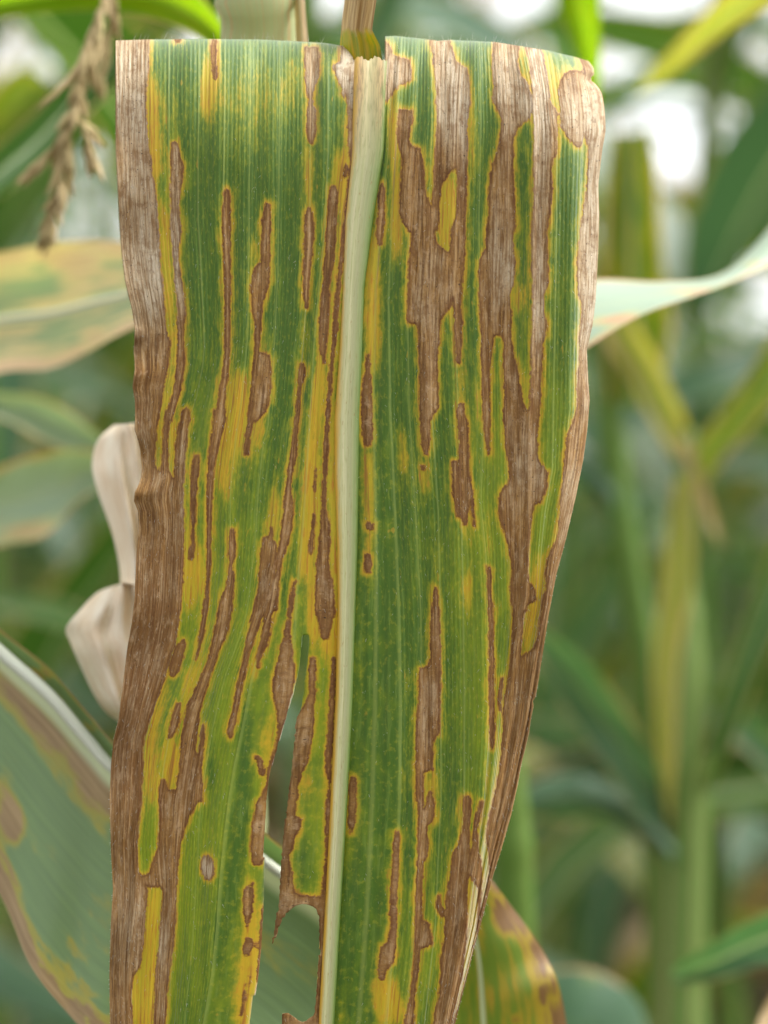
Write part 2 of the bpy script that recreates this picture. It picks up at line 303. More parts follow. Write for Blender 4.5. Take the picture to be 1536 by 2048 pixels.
DEAD = [
 # left margin
 ('a',[(-40,-60,292),(60,-60,290),(200,-60,290),(350,-60,275),(450,-60,270),(560,-60,275),(680,-60,285),(740,-60,300),(850,-60,305),(920,-60,325),(1000,-60,330),(1060,-60,340),(1190,-60,345)]),
 ('c',[(0,-60,340),(150,-60,350),(300,-60,360),(400,-60,375),(500,-60,380),(600,-60,385),(660,-60,395),(720,-60,415),(800,-60,410),(900,-60,395),(1000,-60,375),(1100,-60,360),(1190,-60,345)]),
 ('e',[(0,-60,345),(60,-60,340),(130,-60,335),(200,-60,330),(260,-60,322),(330,-60,328),(360,-60,350),(395,-60,405),(420,-60,497),(500,-60,490),(620,-60,495),(700,-60,496),(900,-60,490),(1000,-60,490),(1100,-60,480),(1190,-60,475)]),
 ('g',[(0,-60,468),(120,-60,465),(250,-60,445),(330,-60,420),(400,-60,400),(480,-60,375),(560,-60,345),(640,-60,315),(720,-60,290),(800,-60,265),(880,-60,250),(1000,-60,252),(1100,-60,245),(1190,-60,240)]),
 ('i',[(0,-60,240),(80,-60,245),(140,-60,235),(200,-60,225),(300,-60,220),(480,-60,220),(500,-60,246),(600,-60,282),(700,-60,272),(850,-60,262),(1000,-60,242),(1060,-60,230),(1100,-60,197),(1150,-60,186),(1250,-60,180),(1310,-60,192),(1420,-60,190)]),
 # left half, lesions between the veins
 ('a',[(660,425,455),(690,418,465),(760,415,478),(800,418,495),(860,420,490),(930,415,480),(1000,420,470),(1060,420,465),(1120,418,472),(1190,415,470)]),
 ('c',[(0,418,470),(60,420,482),(130,425,470),(200,432,462),(240,435,462),(300,440,475),(400,445,490),(470,455,497),(540,460,505),(600,460,500),(680,462,495),(760,460,498),(850,455,500),(950,445,490),(1030,430,470),(1100,405,445),(1190,385,422)]),
 ('e',[(0,385,425),(60,380,410),(150,375,402),(250,370,400),(350,360,400),(430,360,445)]),
 ('c',[(1110,500,525),(1190,480,530)]),
 ('e',[(0,490,530),(60,475,525),(130,455,515),(250,445,505),(350,440,500),(430,435,497)]),
 ('a',[(940,740,760),(970,732,768),(1050,725,770),(1190,722,772)]),
 ('c',[(0,722,770),(150,725,770),(250,732,770),(400,735,772),(550,738,770),(700,738,768),(800,738,765),(900,725,760),(1000,705,745),(1100,690,740),(1190,675,745)]),
 ('e',[(0,675,745),(60,670,740),(150,660,715),(250,645,690),(350,640,670),(450,632,665),(560,630,660),(700,635,658),(800,635,655),(900,632,655),(1000,628,645),(1100,622,640),(1190,612,635)]),
 ('g',[(0,612,632),(100,605,628),(200,590,615),(250,580,600),(300,570,585),(350,560,570)]),
 ('a',[(1020,980,995),(1050,970,1005),(1190,962,1012)]),
 ('c',[(0,960,1010),(100,958,1005),(250,950,1002),(280,915,1000),(320,900,1000),(360,890,1000),(420,888,985),(470,895,965),(540,900,955),(600,912,955),(700,915,945),(780,915,945),(803,912,1005),(900,900,1012),(1000,895,1010),(1080,885,1000),(1130,880,980),(1190,872,925)]),
 ('e',[(0,880,940),(30,878,930),(80,872,905),(150,862,890),(220,852,885),(265,852,875)]),
 ('a',[(60,440,480),(78,448,472)]), ('a',[(62,665,692),(120,655,690),(200,660,690),(260,668,692),(300,672,690)]),
 ('a',[(105,1212,1288),(140,1210,1300),(200,1212,1300),(260,1212,1298),(320,1215,1275),(380,1225,1260),(400,1240,1254),(440,1232,1260),(480,1225,1275),(560,1222,1280),(640,1225,1272),(675,1238,1258)]),
 ('a',[(1050,1225,1245),(1100,1212,1255),(1190,1205,1262)]),
 ('c',[(0,1212,1265),(100,1208,1262),(200,1208,1255),(300,1200,1240),(400,1202,1235),(480,1208,1232),(525,1212,1225)]),
 ('c',[(850,1185,1203),(880,1172,1215),(920,1170,1212),(970,1172,1195),(1060,1160,1180),(1190,1152,1178)]),
 ('e',[(0,1155,1178),(80,1145,1172),(160,1140,1168),(240,1130,1165),(330,1112,1150),(400,1108,1135),(470,1098,1130),(540,1085,1140),(600,1085,1140),(680,1072,1135),(760,1065,1120),(820,1050,1100),(880,1048,1080),(950,1040,1065),(1050,1020,1055),(1190,1000,1045)]),
 ('e',[(690,1010,1025),(740,1000,1020),(760,965,1020),(800,955,1040),(860,950,1045),(950,940,1035),(1050,935,1030),(1190,915,1030)]),
 ('g',[(0,920,1030),(60,910,1022),(100,895,958),(160,885,935),(220,868,915),(300,855,885),(400,835,865),(500,812,840),(600,795,825),(700,770,805),(780,755,785),(810,762,775)]),
 ('g',[(50,960,1025),(130,965,1010),(200,955,1005),(260,945,990),(300,935,970),(360,920,945),(400,925,940)]),
 ('e',[(700,775,790),(740,765,798),(800,760,802),(860,762,800),(900,768,785),(930,764,778),(970,758,792),(1040,745,795),(1100,720,785),(1190,705,785)]),
 ('g',[(0,712,785),(60,700,780),(120,690,770),(190,675,755),(230,665,735),(300,650,700),(370,635,680),(430,605,655),(500,575,635),(560,545,615),(620,520,600),(660,505,590),(740,500,580),(800,480,575),(880,480,560),(940,475,600),(1000,470,595),(1080,455,605),(1190,445,605)]),
 ('g',[(740,605,618),(790,598,620),(860,590,615),(950,580,605)]),
 ('g',[(610,455,475),(650,435,475),(700,425,470),(760,410,455),(815,400,420)]),
 ('g',[(1060,360,385),(1120,350,400),(1150,346,470),(1190,345,600)]),
 ('i',[(0,360,605),(50,350,590),(100,350,565),(150,350,530),(200,350,515),(260,348,490),(320,345,475),(370,335,470),(400,315,465),(450,305,460),(490,295,455),(510,240,455),(560,255,455),(575,360,452),(600,375,450),(700,365,448),(800,355,442),(900,348,435),(1000,338,420),(1100,330,405),(1200,325,395),(1300,320,390),(1420,315,380)]),
 ('e',[(270,565,585),(300,550,592),(350,542,590),(400,540,580),(500,538,570),(600,540,565),(700,545,560),(800,540,558),(830,520,560),(870,525,550),(885,530,545)]),
 ('g',[(235,490,502),(270,450,505),(300,435,500),(350,420,490),(400,408,475),(440,412,450),(455,425,440)]),
 ('e',[(1010,1142,1158),(1060,1132,1150),(1190,1115,1135)]), ('e',[(340,1272,1282),(460,1262,1276),(480,1268,1272)]), ('e',[(620,1258,1270),(760,1240,1262),(800,1230,1258),(850,1236,1252)]),
 ('g',[(0,1120,1140),(100,1112,1130),(180,1095,1118),(240,1082,1125),(280,1070,1140),(350,1052,1135),(400,1040,1150),(450,1030,1150),(520,1020,1140),(570,1025,1125),(620,1040,1115),(680,1050,1100),(740,1050,1085),(800,1045,1070),(860,1035,1055),(930,1015,1035),(1000,990,1022),(1100,978,1004),(1190,962,990)]),
 ('i',[(0,968,995),(60,935,990),(130,915,990),(200,900,985),(280,895,985),(350,890,980),(400,895,980),(440,905,940)]),
 ('i',[(545,890,905),(590,855,905),(650,845,905),(720,850,900),(770,860,885),(820,868,875)]), ('i',[(870,865,900),(920,850,905),(960,845,885),(985,858,870)]),
 ('i',[(1040,828,840),(1058,828,838)]), ('i',[(1090,880,889),(1150,865,881),(1250,840,860),(1340,818,832)]), ('i',[(690,958,985),(1050,930,975),(1140,925,950)]),
 ('g',[(920,910,935),(950,925,962),(1000,938,968),(1035,945,966)]),
 ('g',[(340,1245,1275),(400,1235,1275),(480,1240,1270),(560,1235,1275),(620,1205,1265),(680,1150,1262),(760,1130,1260),(830,1120,1250),(900,1110,1235),(970,1110,1225),(1020,1100,1195),(1100,1100,1170),(1190,1090,1165)]),
 ('i',[(0,1090,1165),(60,1090,1160),(150,1080,1160),(170,1080,1185),(230,1080,1185),(270,1070,1155),(330,1060,1145),(400,1050,1120),(500,1050,1140),(600,1040,1145),(622,1000,1190),(632,1000,1300),(720,1000,1300),(960,1000,1060)]),
 ('i',[(0,1345,1362),(100,1338,1362),(200,1330,1362),(300,1330,1358),(380,1335,1352),(500,1320,1342),(620,1305,1337),(700,1285,1337),(800,1285,1332),(950,1285,1332),(1050,1280,1317),(1200,1270,1307),(1330,1060,1300),(1420,1060,1295)]),
 ('g',[(0,1275,1385),(80,1278,1385),(120,1285,1370),(180,1300,1360),(230,1310,1345)]),
 ('e',[(0,1335,1355),(100,1332,1352),(200,1325,1350),(300,1320,1345),(400,1318,1338),(500,1312,1335),(600,1308,1335),(660,1305,1355),(740,1300,1360),(820,1290,1358),(900,1282,1352),(960,1280,1360),(1050,1275,1380),(1190,1272,1385)]),
 ('c',[(0,1440,1457),(100,1430,1447),(200,1418,1440),(300,1408,1427),(400,1398,1417),(500,1385,1412),(600,1378,1405),(700,1375,1395),(800,1365,1385),(900,1355,1375),(1000,1348,1368),(1100,1340,1360),(1190,1335,1355)]),
 ('a',[(920,1365,1390),(960,1355,1405),(1000,1350,1405),(1100,1342,1400),(1190,1338,1395)]),
 ('c',[(0,1342,1395),(100,1335,1395),(200,1330,1385),(270,1322,1380),(330,1322,1365),(400,1315,1355),(500,1305,1355),(600,1298,1350),(660,1295,1345),(760,1298,1338),(800,1310,1330),(845,1322,1330)]),
 ('a',[(198,1380,1425),(230,1375,1430),(260,1395,1432),(330,1425,1445),(400,1435,1450)]),
 ('a',[(80,1425,1540),(200,1422,1540),(300,1437,1540),(400,1455,1530),(500,1465,1525),(650,1465,1520),(750,1475,1510),(850,1475,1500),(900,1465,1500),(1000,1455,1482),(1190,1440,1457)]), ('a',[(780,1450,1470),(860,1438,1455),(875,1442,1450)]),
 ('g',[(330,1375,1390),(430,1365,1388),(600,1355,1385),(750,1345,1378),(900,1335,1370),(985,1330,1365),(1060,1352,1365),(1190,1350,1362)]),
 ('i',[(385,620,640),(420,595,668),(460,598,675),(500,612,675),(530,630,650)]),
 # right half
 ('b',[(20,130,180),(50,150,192),(100,190,237),(150,195,252),(180,195,350),(220,195,358),(260,195,362),(300,200,365),(330,200,280),(365,200,260),(420,195,215)]),
 ('b',[(470,285,370),(520,280,370),(600,275,352),(680,285,350),(700,292,410),(760,312,430),(850,305,440),(950,300,445),(1030,295,470),(1080,298,530),(1130,310,525),(1190,350,520)]),
 ('d',[(0,352,520),(60,360,500),(120,362,505),(150,355,520),(200,352,600),(300,345,615),(400,342,610),(500,338,600),(580,338,545),(606,338,535),(615,400,535),(700,408,530),(780,408,515),(850,412,515),(950,412,520),(1050,412,520),(1110,412,520),(1150,415,490),(1190,415,475)]),
 ('f',[(0,415,475),(80,418,475),(150,420,472),(200,425,470),(262,442,456)]), ('f',[(325,422,444),(355,420,446)]),
 ('d',[(0,610,680),(60,598,680),(200,590,680),(300,600,670),(400,600,662),(520,612,655),(600,615,662),(700,620,660),(780,622,658),(850,632,650)]), ('d',[(1085,640,670),(1100,635,675),(1190,635,675)]),
 ('f',[(0,640,672),(60,640,690),(100,640,700),(200,645,700),(280,645,705),(400,650,705),(500,655,725),(560,655,708),(620,660,695),(684,672,690)]),
 ('f',[(300,605,635),(350,600,640),(450,605,650),(500,610,650),(560,620,652),(635,632,650)]), ('f',[(480,712,728),(600,720,734),(690,728,740)]),
 ('b',[(40,470,590),(70,470,590),(150,490,610),(200,495,640),(230,500,690),(300,505,705),(400,510,712),(480,512,705),(560,512,690),(640,510,690),(700,505,700),(780,500,690),(800,498,632),(850,495,585),(910,498,545),(1000,488,530),(1100,480,520),(1190,470,515)]),
 ('b',[(770,600,690),(810,632,692),(850,635,688),(900,635,690),(1000,630,688),(1190,622,680)]),
 ('b',[(40,850,990),(80,850,1000),(150,845,992),(200,842,988),(260,848,1000),(300,850,1040),(400,842,1072),(450,860,1076),(500,890,1076),(535,900,1040),(580,895,990),(640,885,965),(700,875,965),(780,850,965),(850,830,965),(950,822,970),(1050,820,975),(1190,815,975)]),
 ('d',[(0,812,970),(100,805,960),(170,800,965),(240,765,975),(300,762,975),(380,762,965),(430,765,945),(500,765,945),(560,768,955),(640,772,955),(670,775,950),(685,775,850),(760,775,840),(900,778,825),(1000,780,825),(1100,782,825),(1190,785,828)]),
 ('d',[(660,880,955),(700,905,950),(760,910,965),(850,905,985),(950,910,1000),(1030,915,1020),(1100,910,1030),(1150,905,1060),(1190,905,1110)]),
 ('f',[(0,785,830),(80,790,828),(140,795,825),(260,815,828)]),
 ('f',[(0,905,1110),(60,910,1115),(150,910,1105),(220,920,1110),(300,935,1110),(360,942,1165),(400,945,1165),(440,935,1165),(460,905,1160),(500,885,1145),(540,880,1130),(560,880,1090),(620,880,1075),(680,895,1065),(740,920,1060),(850,945,1050),(950,955,1050),(1010,950,1055),(1060,945,1090),(1120,950,1100),(1150,955,1050),(1190,965,1040)]),
 ('h',[(0,1140,1215),(100,1140,1200),(200,1140,1190),(300,1130,1185),(330,1128,1185),(335,1126,1600),(400,1120,1600),(500,1105,1600),(560,1095,1600),(640,1080,1600),(700,1078,1600),(760,1080,1600),(850,1075,1600),(950,1065,1600),(1050,1050,1600),(1190,1022,1600)]),
 ('j',[(0,1050,1500),(100,1030,1500),(200,1005,1500),(270,998,1500),(330,1010,1500),(400,1018,1500),(480,1015,1500),(540,1005,1500),(600,1000,1500),(700,970,1500),(800,950,1500),(1000,905,1500),(1200,850,1500),(1360,800,1500)]),
 ('b',[(60,1010,1090),(110,1030,1120),(150,1045,1140),(200,1060,1145),(280,1065,1165),(350,1075,1175),(420,1080,1180),(480,1080,1220),(560,1085,1225),(650,1085,1225),(740,1085,1222),(760,1085,1200),(850,1085,1190),(950,1085,1195),(1050,1085,1185),(1190,1080,1165)]),
 ('d',[(0,1078,1165),(80,1075,1158),(150,1075,1168),(300,1072,1170),(400,1080,1165),(440,1080,1145),(550,1080,1145),(610,1075,1165),(660,1075,1160),(720,1072,1140),(850,1070,1138),(950,1068,1130),(1190,1060,1118)]),
 ('b',[(240,1295,1355),(280,1250,1420),(330,1240,1420),(370,1228,1420),(450,1240,1420),(500,1245,1420),(560,1240,1390),(610,1270,1380),(660,1310,1370),(690,1332,1350)]),
 ('b',[(100,1330,1700),(150,1348,1700),(200,1372,1700),(260,1390,1700),(330,1360,1700),(400,1365,1700),(560,1375,1700),(640,1390,1700),(700,1405,1700),(780,1408,1700),(850,1400,1700),(950,1395,1700),(1050,1378,1700),(1190,1357,1700)]),
 ('d',[(0,1365,1700),(100,1355,1700),(200,1345,1700),(350,1340,1700),(420,1345,1700),(500,1370,1700),(560,1370,1700),(620,1362,1700),(700,1350,1700),(850,1350,1700),(950,1340,1700),(1050,1340,1700),(1190,1335,1700)]),
 ('f',[(0,1335,1700),(80,1310,1700),(150,1280,1700),(200,1275,1700),(260,1268,1700),(330,1265,1700),(400,1260,1700),(500,1245,1700),(580,1240,1700),(700,1230,1700),(800,1205,1700),(830,1185,1700),(900,1165,1700),(960,1155,1700),(1050,1160,1700),(1120,1140,1700),(1190,1132,1700)]),
 ('h',[(0,1315,1700),(100,1305,1700),(200,1290,1700),(280,1270,1700),(335,1190,1700)]),
 ('b',[(910,182,200),(960,172,205),(1190,162,200)]), ('d',[(0,162,200),(80,158,195),(145,168,186)]),
 ('d',[(790,100,112),(900,90,120),(980,72,125),(1100,68,128),(1190,66,130)]), ('f',[(0,66,130),(100,70,130),(170,78,130),(212,94,118)]),
 ('f',[(663,98,130),(690,95,138),(712,105,135)]), ('f',[(850,90,125),(960,86,125)]),
 ('f',[(1045,500,515),(1100,492,520),(1190,488,525)]),
 ('h',[(0,670,700),(80,660,705),(150,655,710),(250,655,712),(340,655,712),(390,640,710),(405,588,710),(430,580,710),(500,585,710),(600,580,708),(700,570,708),(790,570,705),(820,570,675),(900,570,668),(1000,565,665),(1020,568,610),(1100,568,608),(1190,570,605)]),
 ('h',[(1130,640,660),(1182,630,670)]),
 ('j',[(0,610,645),(100,612,645),(250,612,665),(300,612,675),(370,610,670),(410,608,645),(500,605,638),(600,600,635),(740,600,640),(760,600,680),(820,598,690),(880,598,695),(900,595,630),(1000,590,620),(1100,578,605),(1200,565,595),(1340,530,590)]),
 ('j',[(20,680,695),(60,665,705),(130,640,708),(175,640,700),(200,640,670),(250,640,665)]),
 ('f',[(920,808,825),(960,810,835),(1050,812,832),(1190,815,835)]),
 ('h',[(0,992,1015),(100,995,1022),(300,1000,1025),(370,1002,1030),(450,998,1025),(600,998,1025),(700,1000,1030),(780,1000,1032),(850,1005,1028),(882,1010,1018)]), ('h',[(455,1072,1080),(520,1055,1075),(600,1050,1068),(655,1060,1068)]),
 ('j',[(230,490,500),(260,480,508),(330,475,505),(420,468,505),(520,462,498),(620,458,492),(700,455,490),(760,462,490),(820,450,490),(870,440,488),(890,405,485),(940,398,480),(980,395,470),(1020,388,440),(1060,395,425),(1080,405,415)]),
 ('j',[(38,880,910),(60,872,916),(100,872,915),(200,868,910),(300,850,905),(345,820,912),(400,808,918),(480,800,905),(550,785,895),(650,772,895),(750,770,890),(850,765,888),(950,745,875),(1050,745,865),(1180,735,835),(1250,715,820),(1350,700,800)]),
 ('j',[(600,728,738),(650,718,745),(690,730,775),(720,750,775)]), ('j',[(60,968,985),(130,950,975),(230,930,950),(320,925,955),(400,905,970),(480,905,975),(560,955,975),(640,955,970),(800,945,955)]),
 ('h',[(1040,180,218),(1100,172,215),(1190,170,215)]), ('j',[(0,222,265),(100,220,262),(180,220,258),(242,228,246)]),
 ('h',[(1160,850,885),(1190,840,895)]),
]
YELLOW = [
 ('a',[(170,600,700),(330,600,695),(440,610,660),(540,615,640)]), ('a',[(650,1208,1268),(1100,1208,1268)]), ('a',[(640,400,450),(660,420,460)]), ('a',[(870,725,765),(950,735,765)]), ('a',[(980,970,1000),(1020,975,1000)]),
 ('a',[(700,1400,1475),(800,1375,1475),(900,1350,1470),(1000,1400,1460),(1190,1395,1445)]), ('a',[(90,1380,1425),(180,1360,1425),(300,1400,1430),(450,1430,1460),(700,1440,1470)]), ('a',[(1000,335,410),(1190,345,415)]),
 ('a',[(250,280,330),(600,280,330),(900,310,400)]),
 ('c',[(0,345,420),(300,370,430),(600,385,455),(700,410,460),(800,410,455),(950,390,450),(1190,350,400)]), ('c',[(0,1395,1440),(200,1390,1420),(400,1365,1395),(600,1350,1380),(800,1335,1370)]),
 ('c',[(90,880,940),(180,880,945),(270,880,945)]), ('c',[(690,950,1020),(760,950,1020),(800,950,1010)]), ('c',[(900,780,880),(1050,745,880),(1190,745,870)]), ('c',[(520,1188,1230),(850,1185,1215)]), ('c',[(730,1285,1335),(900,1260,1340),(1190,1240,1335)]),
 ('c',[(740,640,670),(880,630,660)]), ('c',[(1080,500,540),(1182,420,490)]), ('c',[(1140,930,1000),(1182,920,990)]), ('c',[(940,550,590),(1000,550,580)]),
 ('e',[(0,335,385),(340,325,370)]), ('e',[(0,400,470),(410,400,440)]), ('e',[(0,740,860),(150,720,840),(330,690,750),(500,700,740)]), ('e',[(180,550,590),(260,545,590)]), ('e',[(0,920,980),(180,910,960),(340,850,870)]),
 ('e',[(600,495,540),(900,495,620),(1000,500,610),(1190,490,530)]), ('e',[(400,1020,1050),(600,1000,1080),(740,935,1060),(800,1020,1055)]), ('e',[(0,1240,1280),(300,1210,1290),(600,1190,1300),(800,1180,1280),(1000,1150,1200)]),
 ('e',[(0,1355,1410),(400,1345,1400),(650,1360,1400),(900,1365,1410),(1190,1390,1420)]), ('e',[(640,765,800),(700,770,800)]), ('e',[(880,1220,1260),(1100,1230,1280),(1182,1200,1280)]), ('e',[(380,740,770),(560,720,760)]),
 ('g',[(0,1385,1430),(300,1370,1430),(600,1380,1425),(900,1375,1410),(1190,1365,1395)]), ('g',[(440,400,440),(560,340,400),(700,285,350),(900,255,320),(1190,250,350)]), ('g',[(820,390,475),(1000,375,470),(1120,390,460)]),
 ('g',[(100,930,970),(250,890,940),(400,870,960),(480,850,950)]), ('g',[(0,1200,1285),(200,1230,1290),(330,1240,1280)]), ('g',[(200,1310,1380),(330,1300,1375)]), ('g',[(600,1000,1040),(950,960,1030),(1100,930,980)]), ('g',[(700,915,965),(870,915,960)]),
 ('g',[(300,560,640),(450,490,590),(600,470,520)]), ('g',[(1000,1180,1250),(1182,1165,1220)]), ('g',[(1000,1330,1360),(1182,1310,1355)]), ('g',[(700,570,600),(880,560,590)]),
 ('i',[(575,300,370),(700,280,365),(900,265,350),(1090,200,330),(1420,185,315)]), ('i',[(480,860,900),(1000,840,960),(1420,780,920)]),
 ('b',[(370,225,285),(600,220,275),(900,260,300),(1190,230,300)]), ('b',[(800,600,632),(900,545,632),(1000,525,628),(1190,515,622)]), ('d',[(0,510,612),(100,500,600),(200,520,600)]), ('b',[(40,990,1050),(250,1000,1065),(380,1040,1075)]),
 ('b',[(200,690,720),(500,700,740),(900,700,740)]), ('b',[(120,1140,1190),(280,1165,1230),(480,1190,1225)]), ('b',[(150,1300,1350),(280,1230,1280),(440,1210,1250)]),
 ('d',[(0,120,160),(150,95,165),(250,92,185),(400,85,185),(600,80,185),(800,90,180),(920,110,170)]), ('d',[(0,245,320),(200,245,320),(250,270,300)]),
 ('f',[(200,70,140),(600,75,145),(800,80,140),(1050,85,125)]), ('f',[(100,285,320),(250,285,340),(380,310,350)]), ('f',[(260,410,470),(400,405,480),(510,440,465)]), ('f',[(690,495,515),(1060,490,525)]), ('f',[(950,670,720),(1190,655,720)]),
 ('d',[(780,625,670),(1190,630,680)]), ('d',[(900,750,778),(1190,735,780)]), ('d',[(860,1000,1065),(1130,1020,1060)]), ('d',[(400,945,1070),(500,955,1070)]), ('d',[(520,560,610),(640,580,615)]),
 ('f',[(850,1090,1170),(1000,1060,1150),(1182,1040,1130)]), ('h',[(0,1210,1310),(200,1190,1290),(340,1180,1260)]), ('h',[(410,495,535),(570,495,530)]), ('h',[(800,475,500),(1182,470,500)]), ('h',[(300,225,248),(600,220,248)]), ('h',[(980,175,230),(1040,175,225)]),
 ('f',[(100,610,640),(170,610,640)]), ('f',[(140,785,835),(330,800,830)]), ('f',[(640,620,740),(760,660,720)]), ('f',[(600,780,810),(900,800,840)]), ('h',[(0,830,900),(60,840,900)]),
 ('h',[(860,990,1030),(1182,950,1010)]), ('h',[(1000,620,710),(1182,620,700)]), ('j',[(0,830,890),(250,830,870)]), ('j',[(1020,640,690),(1110,640,690)]), ('j',[(1050,340,480),(1331,380,560)]), ('j',[(1240,140,235),(1300,140,235)]),
 ('j',[(300,200,235),(420,200,230)]), ('j',[(700,720,770),(900,700,760)]), ('j',[(480,905,955),(900,880,950),(1100,870,900)]), ('j',[(190,480,510),(240,470,510)]),
]
dm = raster(DEAD); ym = raster(YELLOW)
NEC = blur(dist_to(~dm)-dist_to(dm), 1, 1)
YELF = blur(ym, (20, 6), 3)*.85+blur(ym, (44, 18), 2)*.6
# deliberate soft fields in leaf space (pigment only): bleaching of dead tissue, lime tint of living tissue, brown ochre
yy, xx = np.mgrid[Y0:Y0+GH, X0:X0+GW].astype(np.float32)
def blobs(lst):
    A = np.zeros((GH, GW), np.float32)
    for x, y, rx, ry, k in lst: A += k*np.exp(-((xx-x)/rx)**2-((yy-y)/ry)**2)
    return A
PALE = blobs([(260,150,70,130,.75),(290,380,60,170,.6),(310,560,60,90,.75),(350,500,25,120,.5),(630,170,40,90,.7),(880,160,50,110,.7),(790,140,40,60,.6),(1010,160,70,110,.75),(1075,180,22,380,.7),(1075,620,22,120,.5),(1190,350,40,260,.8),(1180,640,30,160,.8),(1020,550,30,60,.6),(1130,230,60,60,.6),(720,200,60,110,.7),(930,230,35,110,.6),(1060,930,40,60,.4),(370,980,12,120,.45),(1130,1000,25,110,.4),(412,1735,16,26,.95),(260,1850,40,90,.35),(320,1900,30,120,.35),(855,640,40,120,.2),(1000,480,30,80,.35),(850,1420,25,60,.15),(690,130,30,60,.8),(250,660,30,40,.4),(275,870,20,30,.3)])
DARK = blobs([(290,1230,70,110,.55),(270,1400,60,120,.75),(255,1560,60,90,.5),(330,1090,50,90,.3),(275,665,12,18,.8),(275,745,12,20,.8),(370,1550,60,100,.35),(560,1340,40,90,.2),(970,1900,50,120,.35),(920,1800,40,160,.4),(940,740,80,60,.2),(1030,780,40,80,.3),(880,1400,60,140,.3),(545,1210,40,60,.4)])
LIMEF = blobs([(492,1480,16,140,-.9),(478,1620,18,120,-.9),(462,1760,18,110,-.9),(440,1890,20,110,-.8),(410,1900,10,160,-.6),(372,1960,10,140,-.5),(420,1530,12,120,-.6),(395,1740,10,60,-.5),(300,1480,9,90,-.6),(285,1600,8,80,-.5),(620,1560,12,160,-.5),(605,1720,14,70,-.6),(1010,900,60,260,.9),(1110,900,50,260,.45),(960,1250,70,260,.55),(480,1500,140,260,.75),(400,1850,120,260,.95),(320,1700,40,180,.9),(300,1900,50,200,.8),(620,1650,60,220,.9),(880,1900,70,200,.6),(1080,1050,40,200,.7),(450,1000,90,220,.55),(440,820,60,90,.35),(650,1350,60,160,.7),(390,1250,60,180,.6),(500,1250,70,150,.4),(900,1100,90,120,.25),(1120,560,40,220,.15),(985,1500,60,200,.6),(330,520,40,120,.5),(320,330,50,120,.3),(900,400,30,90,.7),(800,1900,100,160,.25),(640,950,30,320,.4),(1040,400,30,120,.15)])
YELF += blobs([(430,200,70,60,.42),(500,180,60,90,.45),(560,210,50,80,.42),(330,230,40,80,.5),(470,290,60,40,.35),(590,150,30,60,.45),(300,300,20,120,.4),(700,620,20,300,.3),(660,1250,30,260,.35),(400,1180,70,60,.4),(390,1420,40,60,.4),(330,1480,30,160,.35),
  (480,830,60,80,.35),(470,930,50,120,.3),(620,1020,25,260,.35),(570,1320,30,120,.35),(420,1720,90,160,.3),(300,1900,60,220,.35),(480,1950,60,120,.4),(640,1650,60,200,.3),(810,960,30,80,.3),(930,1150,50,120,.22),(980,950,40,160,.25),(900,430,40,60,.4),(1040,600,24,60,.4),(1110,1100,30,140,.4),(800,2000,90,60,.25),(860,1700,30,200,.2),(1130,300,30,40,.3),(790,330,20,200,.3)])
def samp(A, x, y):
    x = np.clip(x-X0, 0, GW-1.01); y = np.clip(y-Y0, 0, GH-1.01); i, j = x.astype(int), y.astype(int); f, g_ = x-i, y-j
    return A[j, i]*(1-f)*(1-g_)+A[j, i+1]*f*(1-g_)+A[j+1, i]*(1-f)*g_+A[j+1, i+1]*f*g_
# openings torn in the blade (photo pixels)
SLIT = [(1268,608,616),(1275,605,618),(1335,599,612),(1342,598,611),(1390,586,606),(1410,580,604),(1420,576,601),(1434,573,594),(1471,562,590),(1488,557,589),(1515,549,587),(1555,538,583),(1572,536,579),(1600,533,577),(1641,531,571),(1698,530,566),(1742,530,562),(1800,528,559),(1824,527,556),(1861,525,549),(1897,523,543)]
HOLE = [(1809,603,612),(1813,589,625),(1820,582,632),(1827,574,637),(1838,566,638),(1851,559,639),(1870,554,640),(1890,545,640),(1897,523,640),(1935,519,637),(1952,517,636),(2003,508,633),(2024,504,630)]
HOLE2 = [(2022,504,629),(2031,502,628),(2040,500,612),(2080,495,596)]
cut = np.zeros((GH, GW), bool); xs_ = np.arange(GW)+X0
for rows in (SLIT, HOLE, HOLE2):
    a = np.array(rows, float)
    for y in range(int(a[0, 0]), min(int(a[-1, 0])+1, Y0+GH)):
        rr = 1.6*math.sin(y*.9)+1.3*math.sin(y*.37+1); l, r_ = np.interp(y, a[:, 0], a[:, 1]), np.interp(y, a[:, 0], a[:, 2])
        cut[y-Y0] |= (xs_ >= l) & (xs_ <= r_+(rr if rows is not SLIT or y > 1440 else 0))
# stub left standing in the lower part of the hole
for y in range(2026, 2080):
    cut[y-Y0] &= ~((xs_ > 565+1.5*math.sin(y)) & (xs_ < 578+(y-2026)*1.3))
CUTD = blur(dist_to(~cut, 12)-dist_to(cut, 12), 1, 1)

# ---- the surface
REFY = 420.
ref = [float(curve(i, REFY)) for i in range(NCU)]
ucol, upx = [], []
for i in range(NCU-1):
    n_ = max(3, int(round((ref[i+1]-ref[i])/2.6)))
    ucol += [i+k/n_ for k in range(n_)]
ucol.append(NCU-1.0); ucol = np.array(ucol); NC = len(ucol)
ui = np.clip(ucol.astype(int), 0, NCU-2); uf = ucol-ui
lat = np.array([ref[i]*(1-f)+ref[i+1]*f for i, f in zip(ui, uf)])
def col_x(y):
    c = np.stack([np.broadcast_to(curve(i, y), np.shape(y)) for i in range(NCU)], 0)
    c = np.maximum.accumulate(c+np.arange(NCU).reshape((-1,)+(1,)*(c.ndim-1))*.02, 0)
    return c
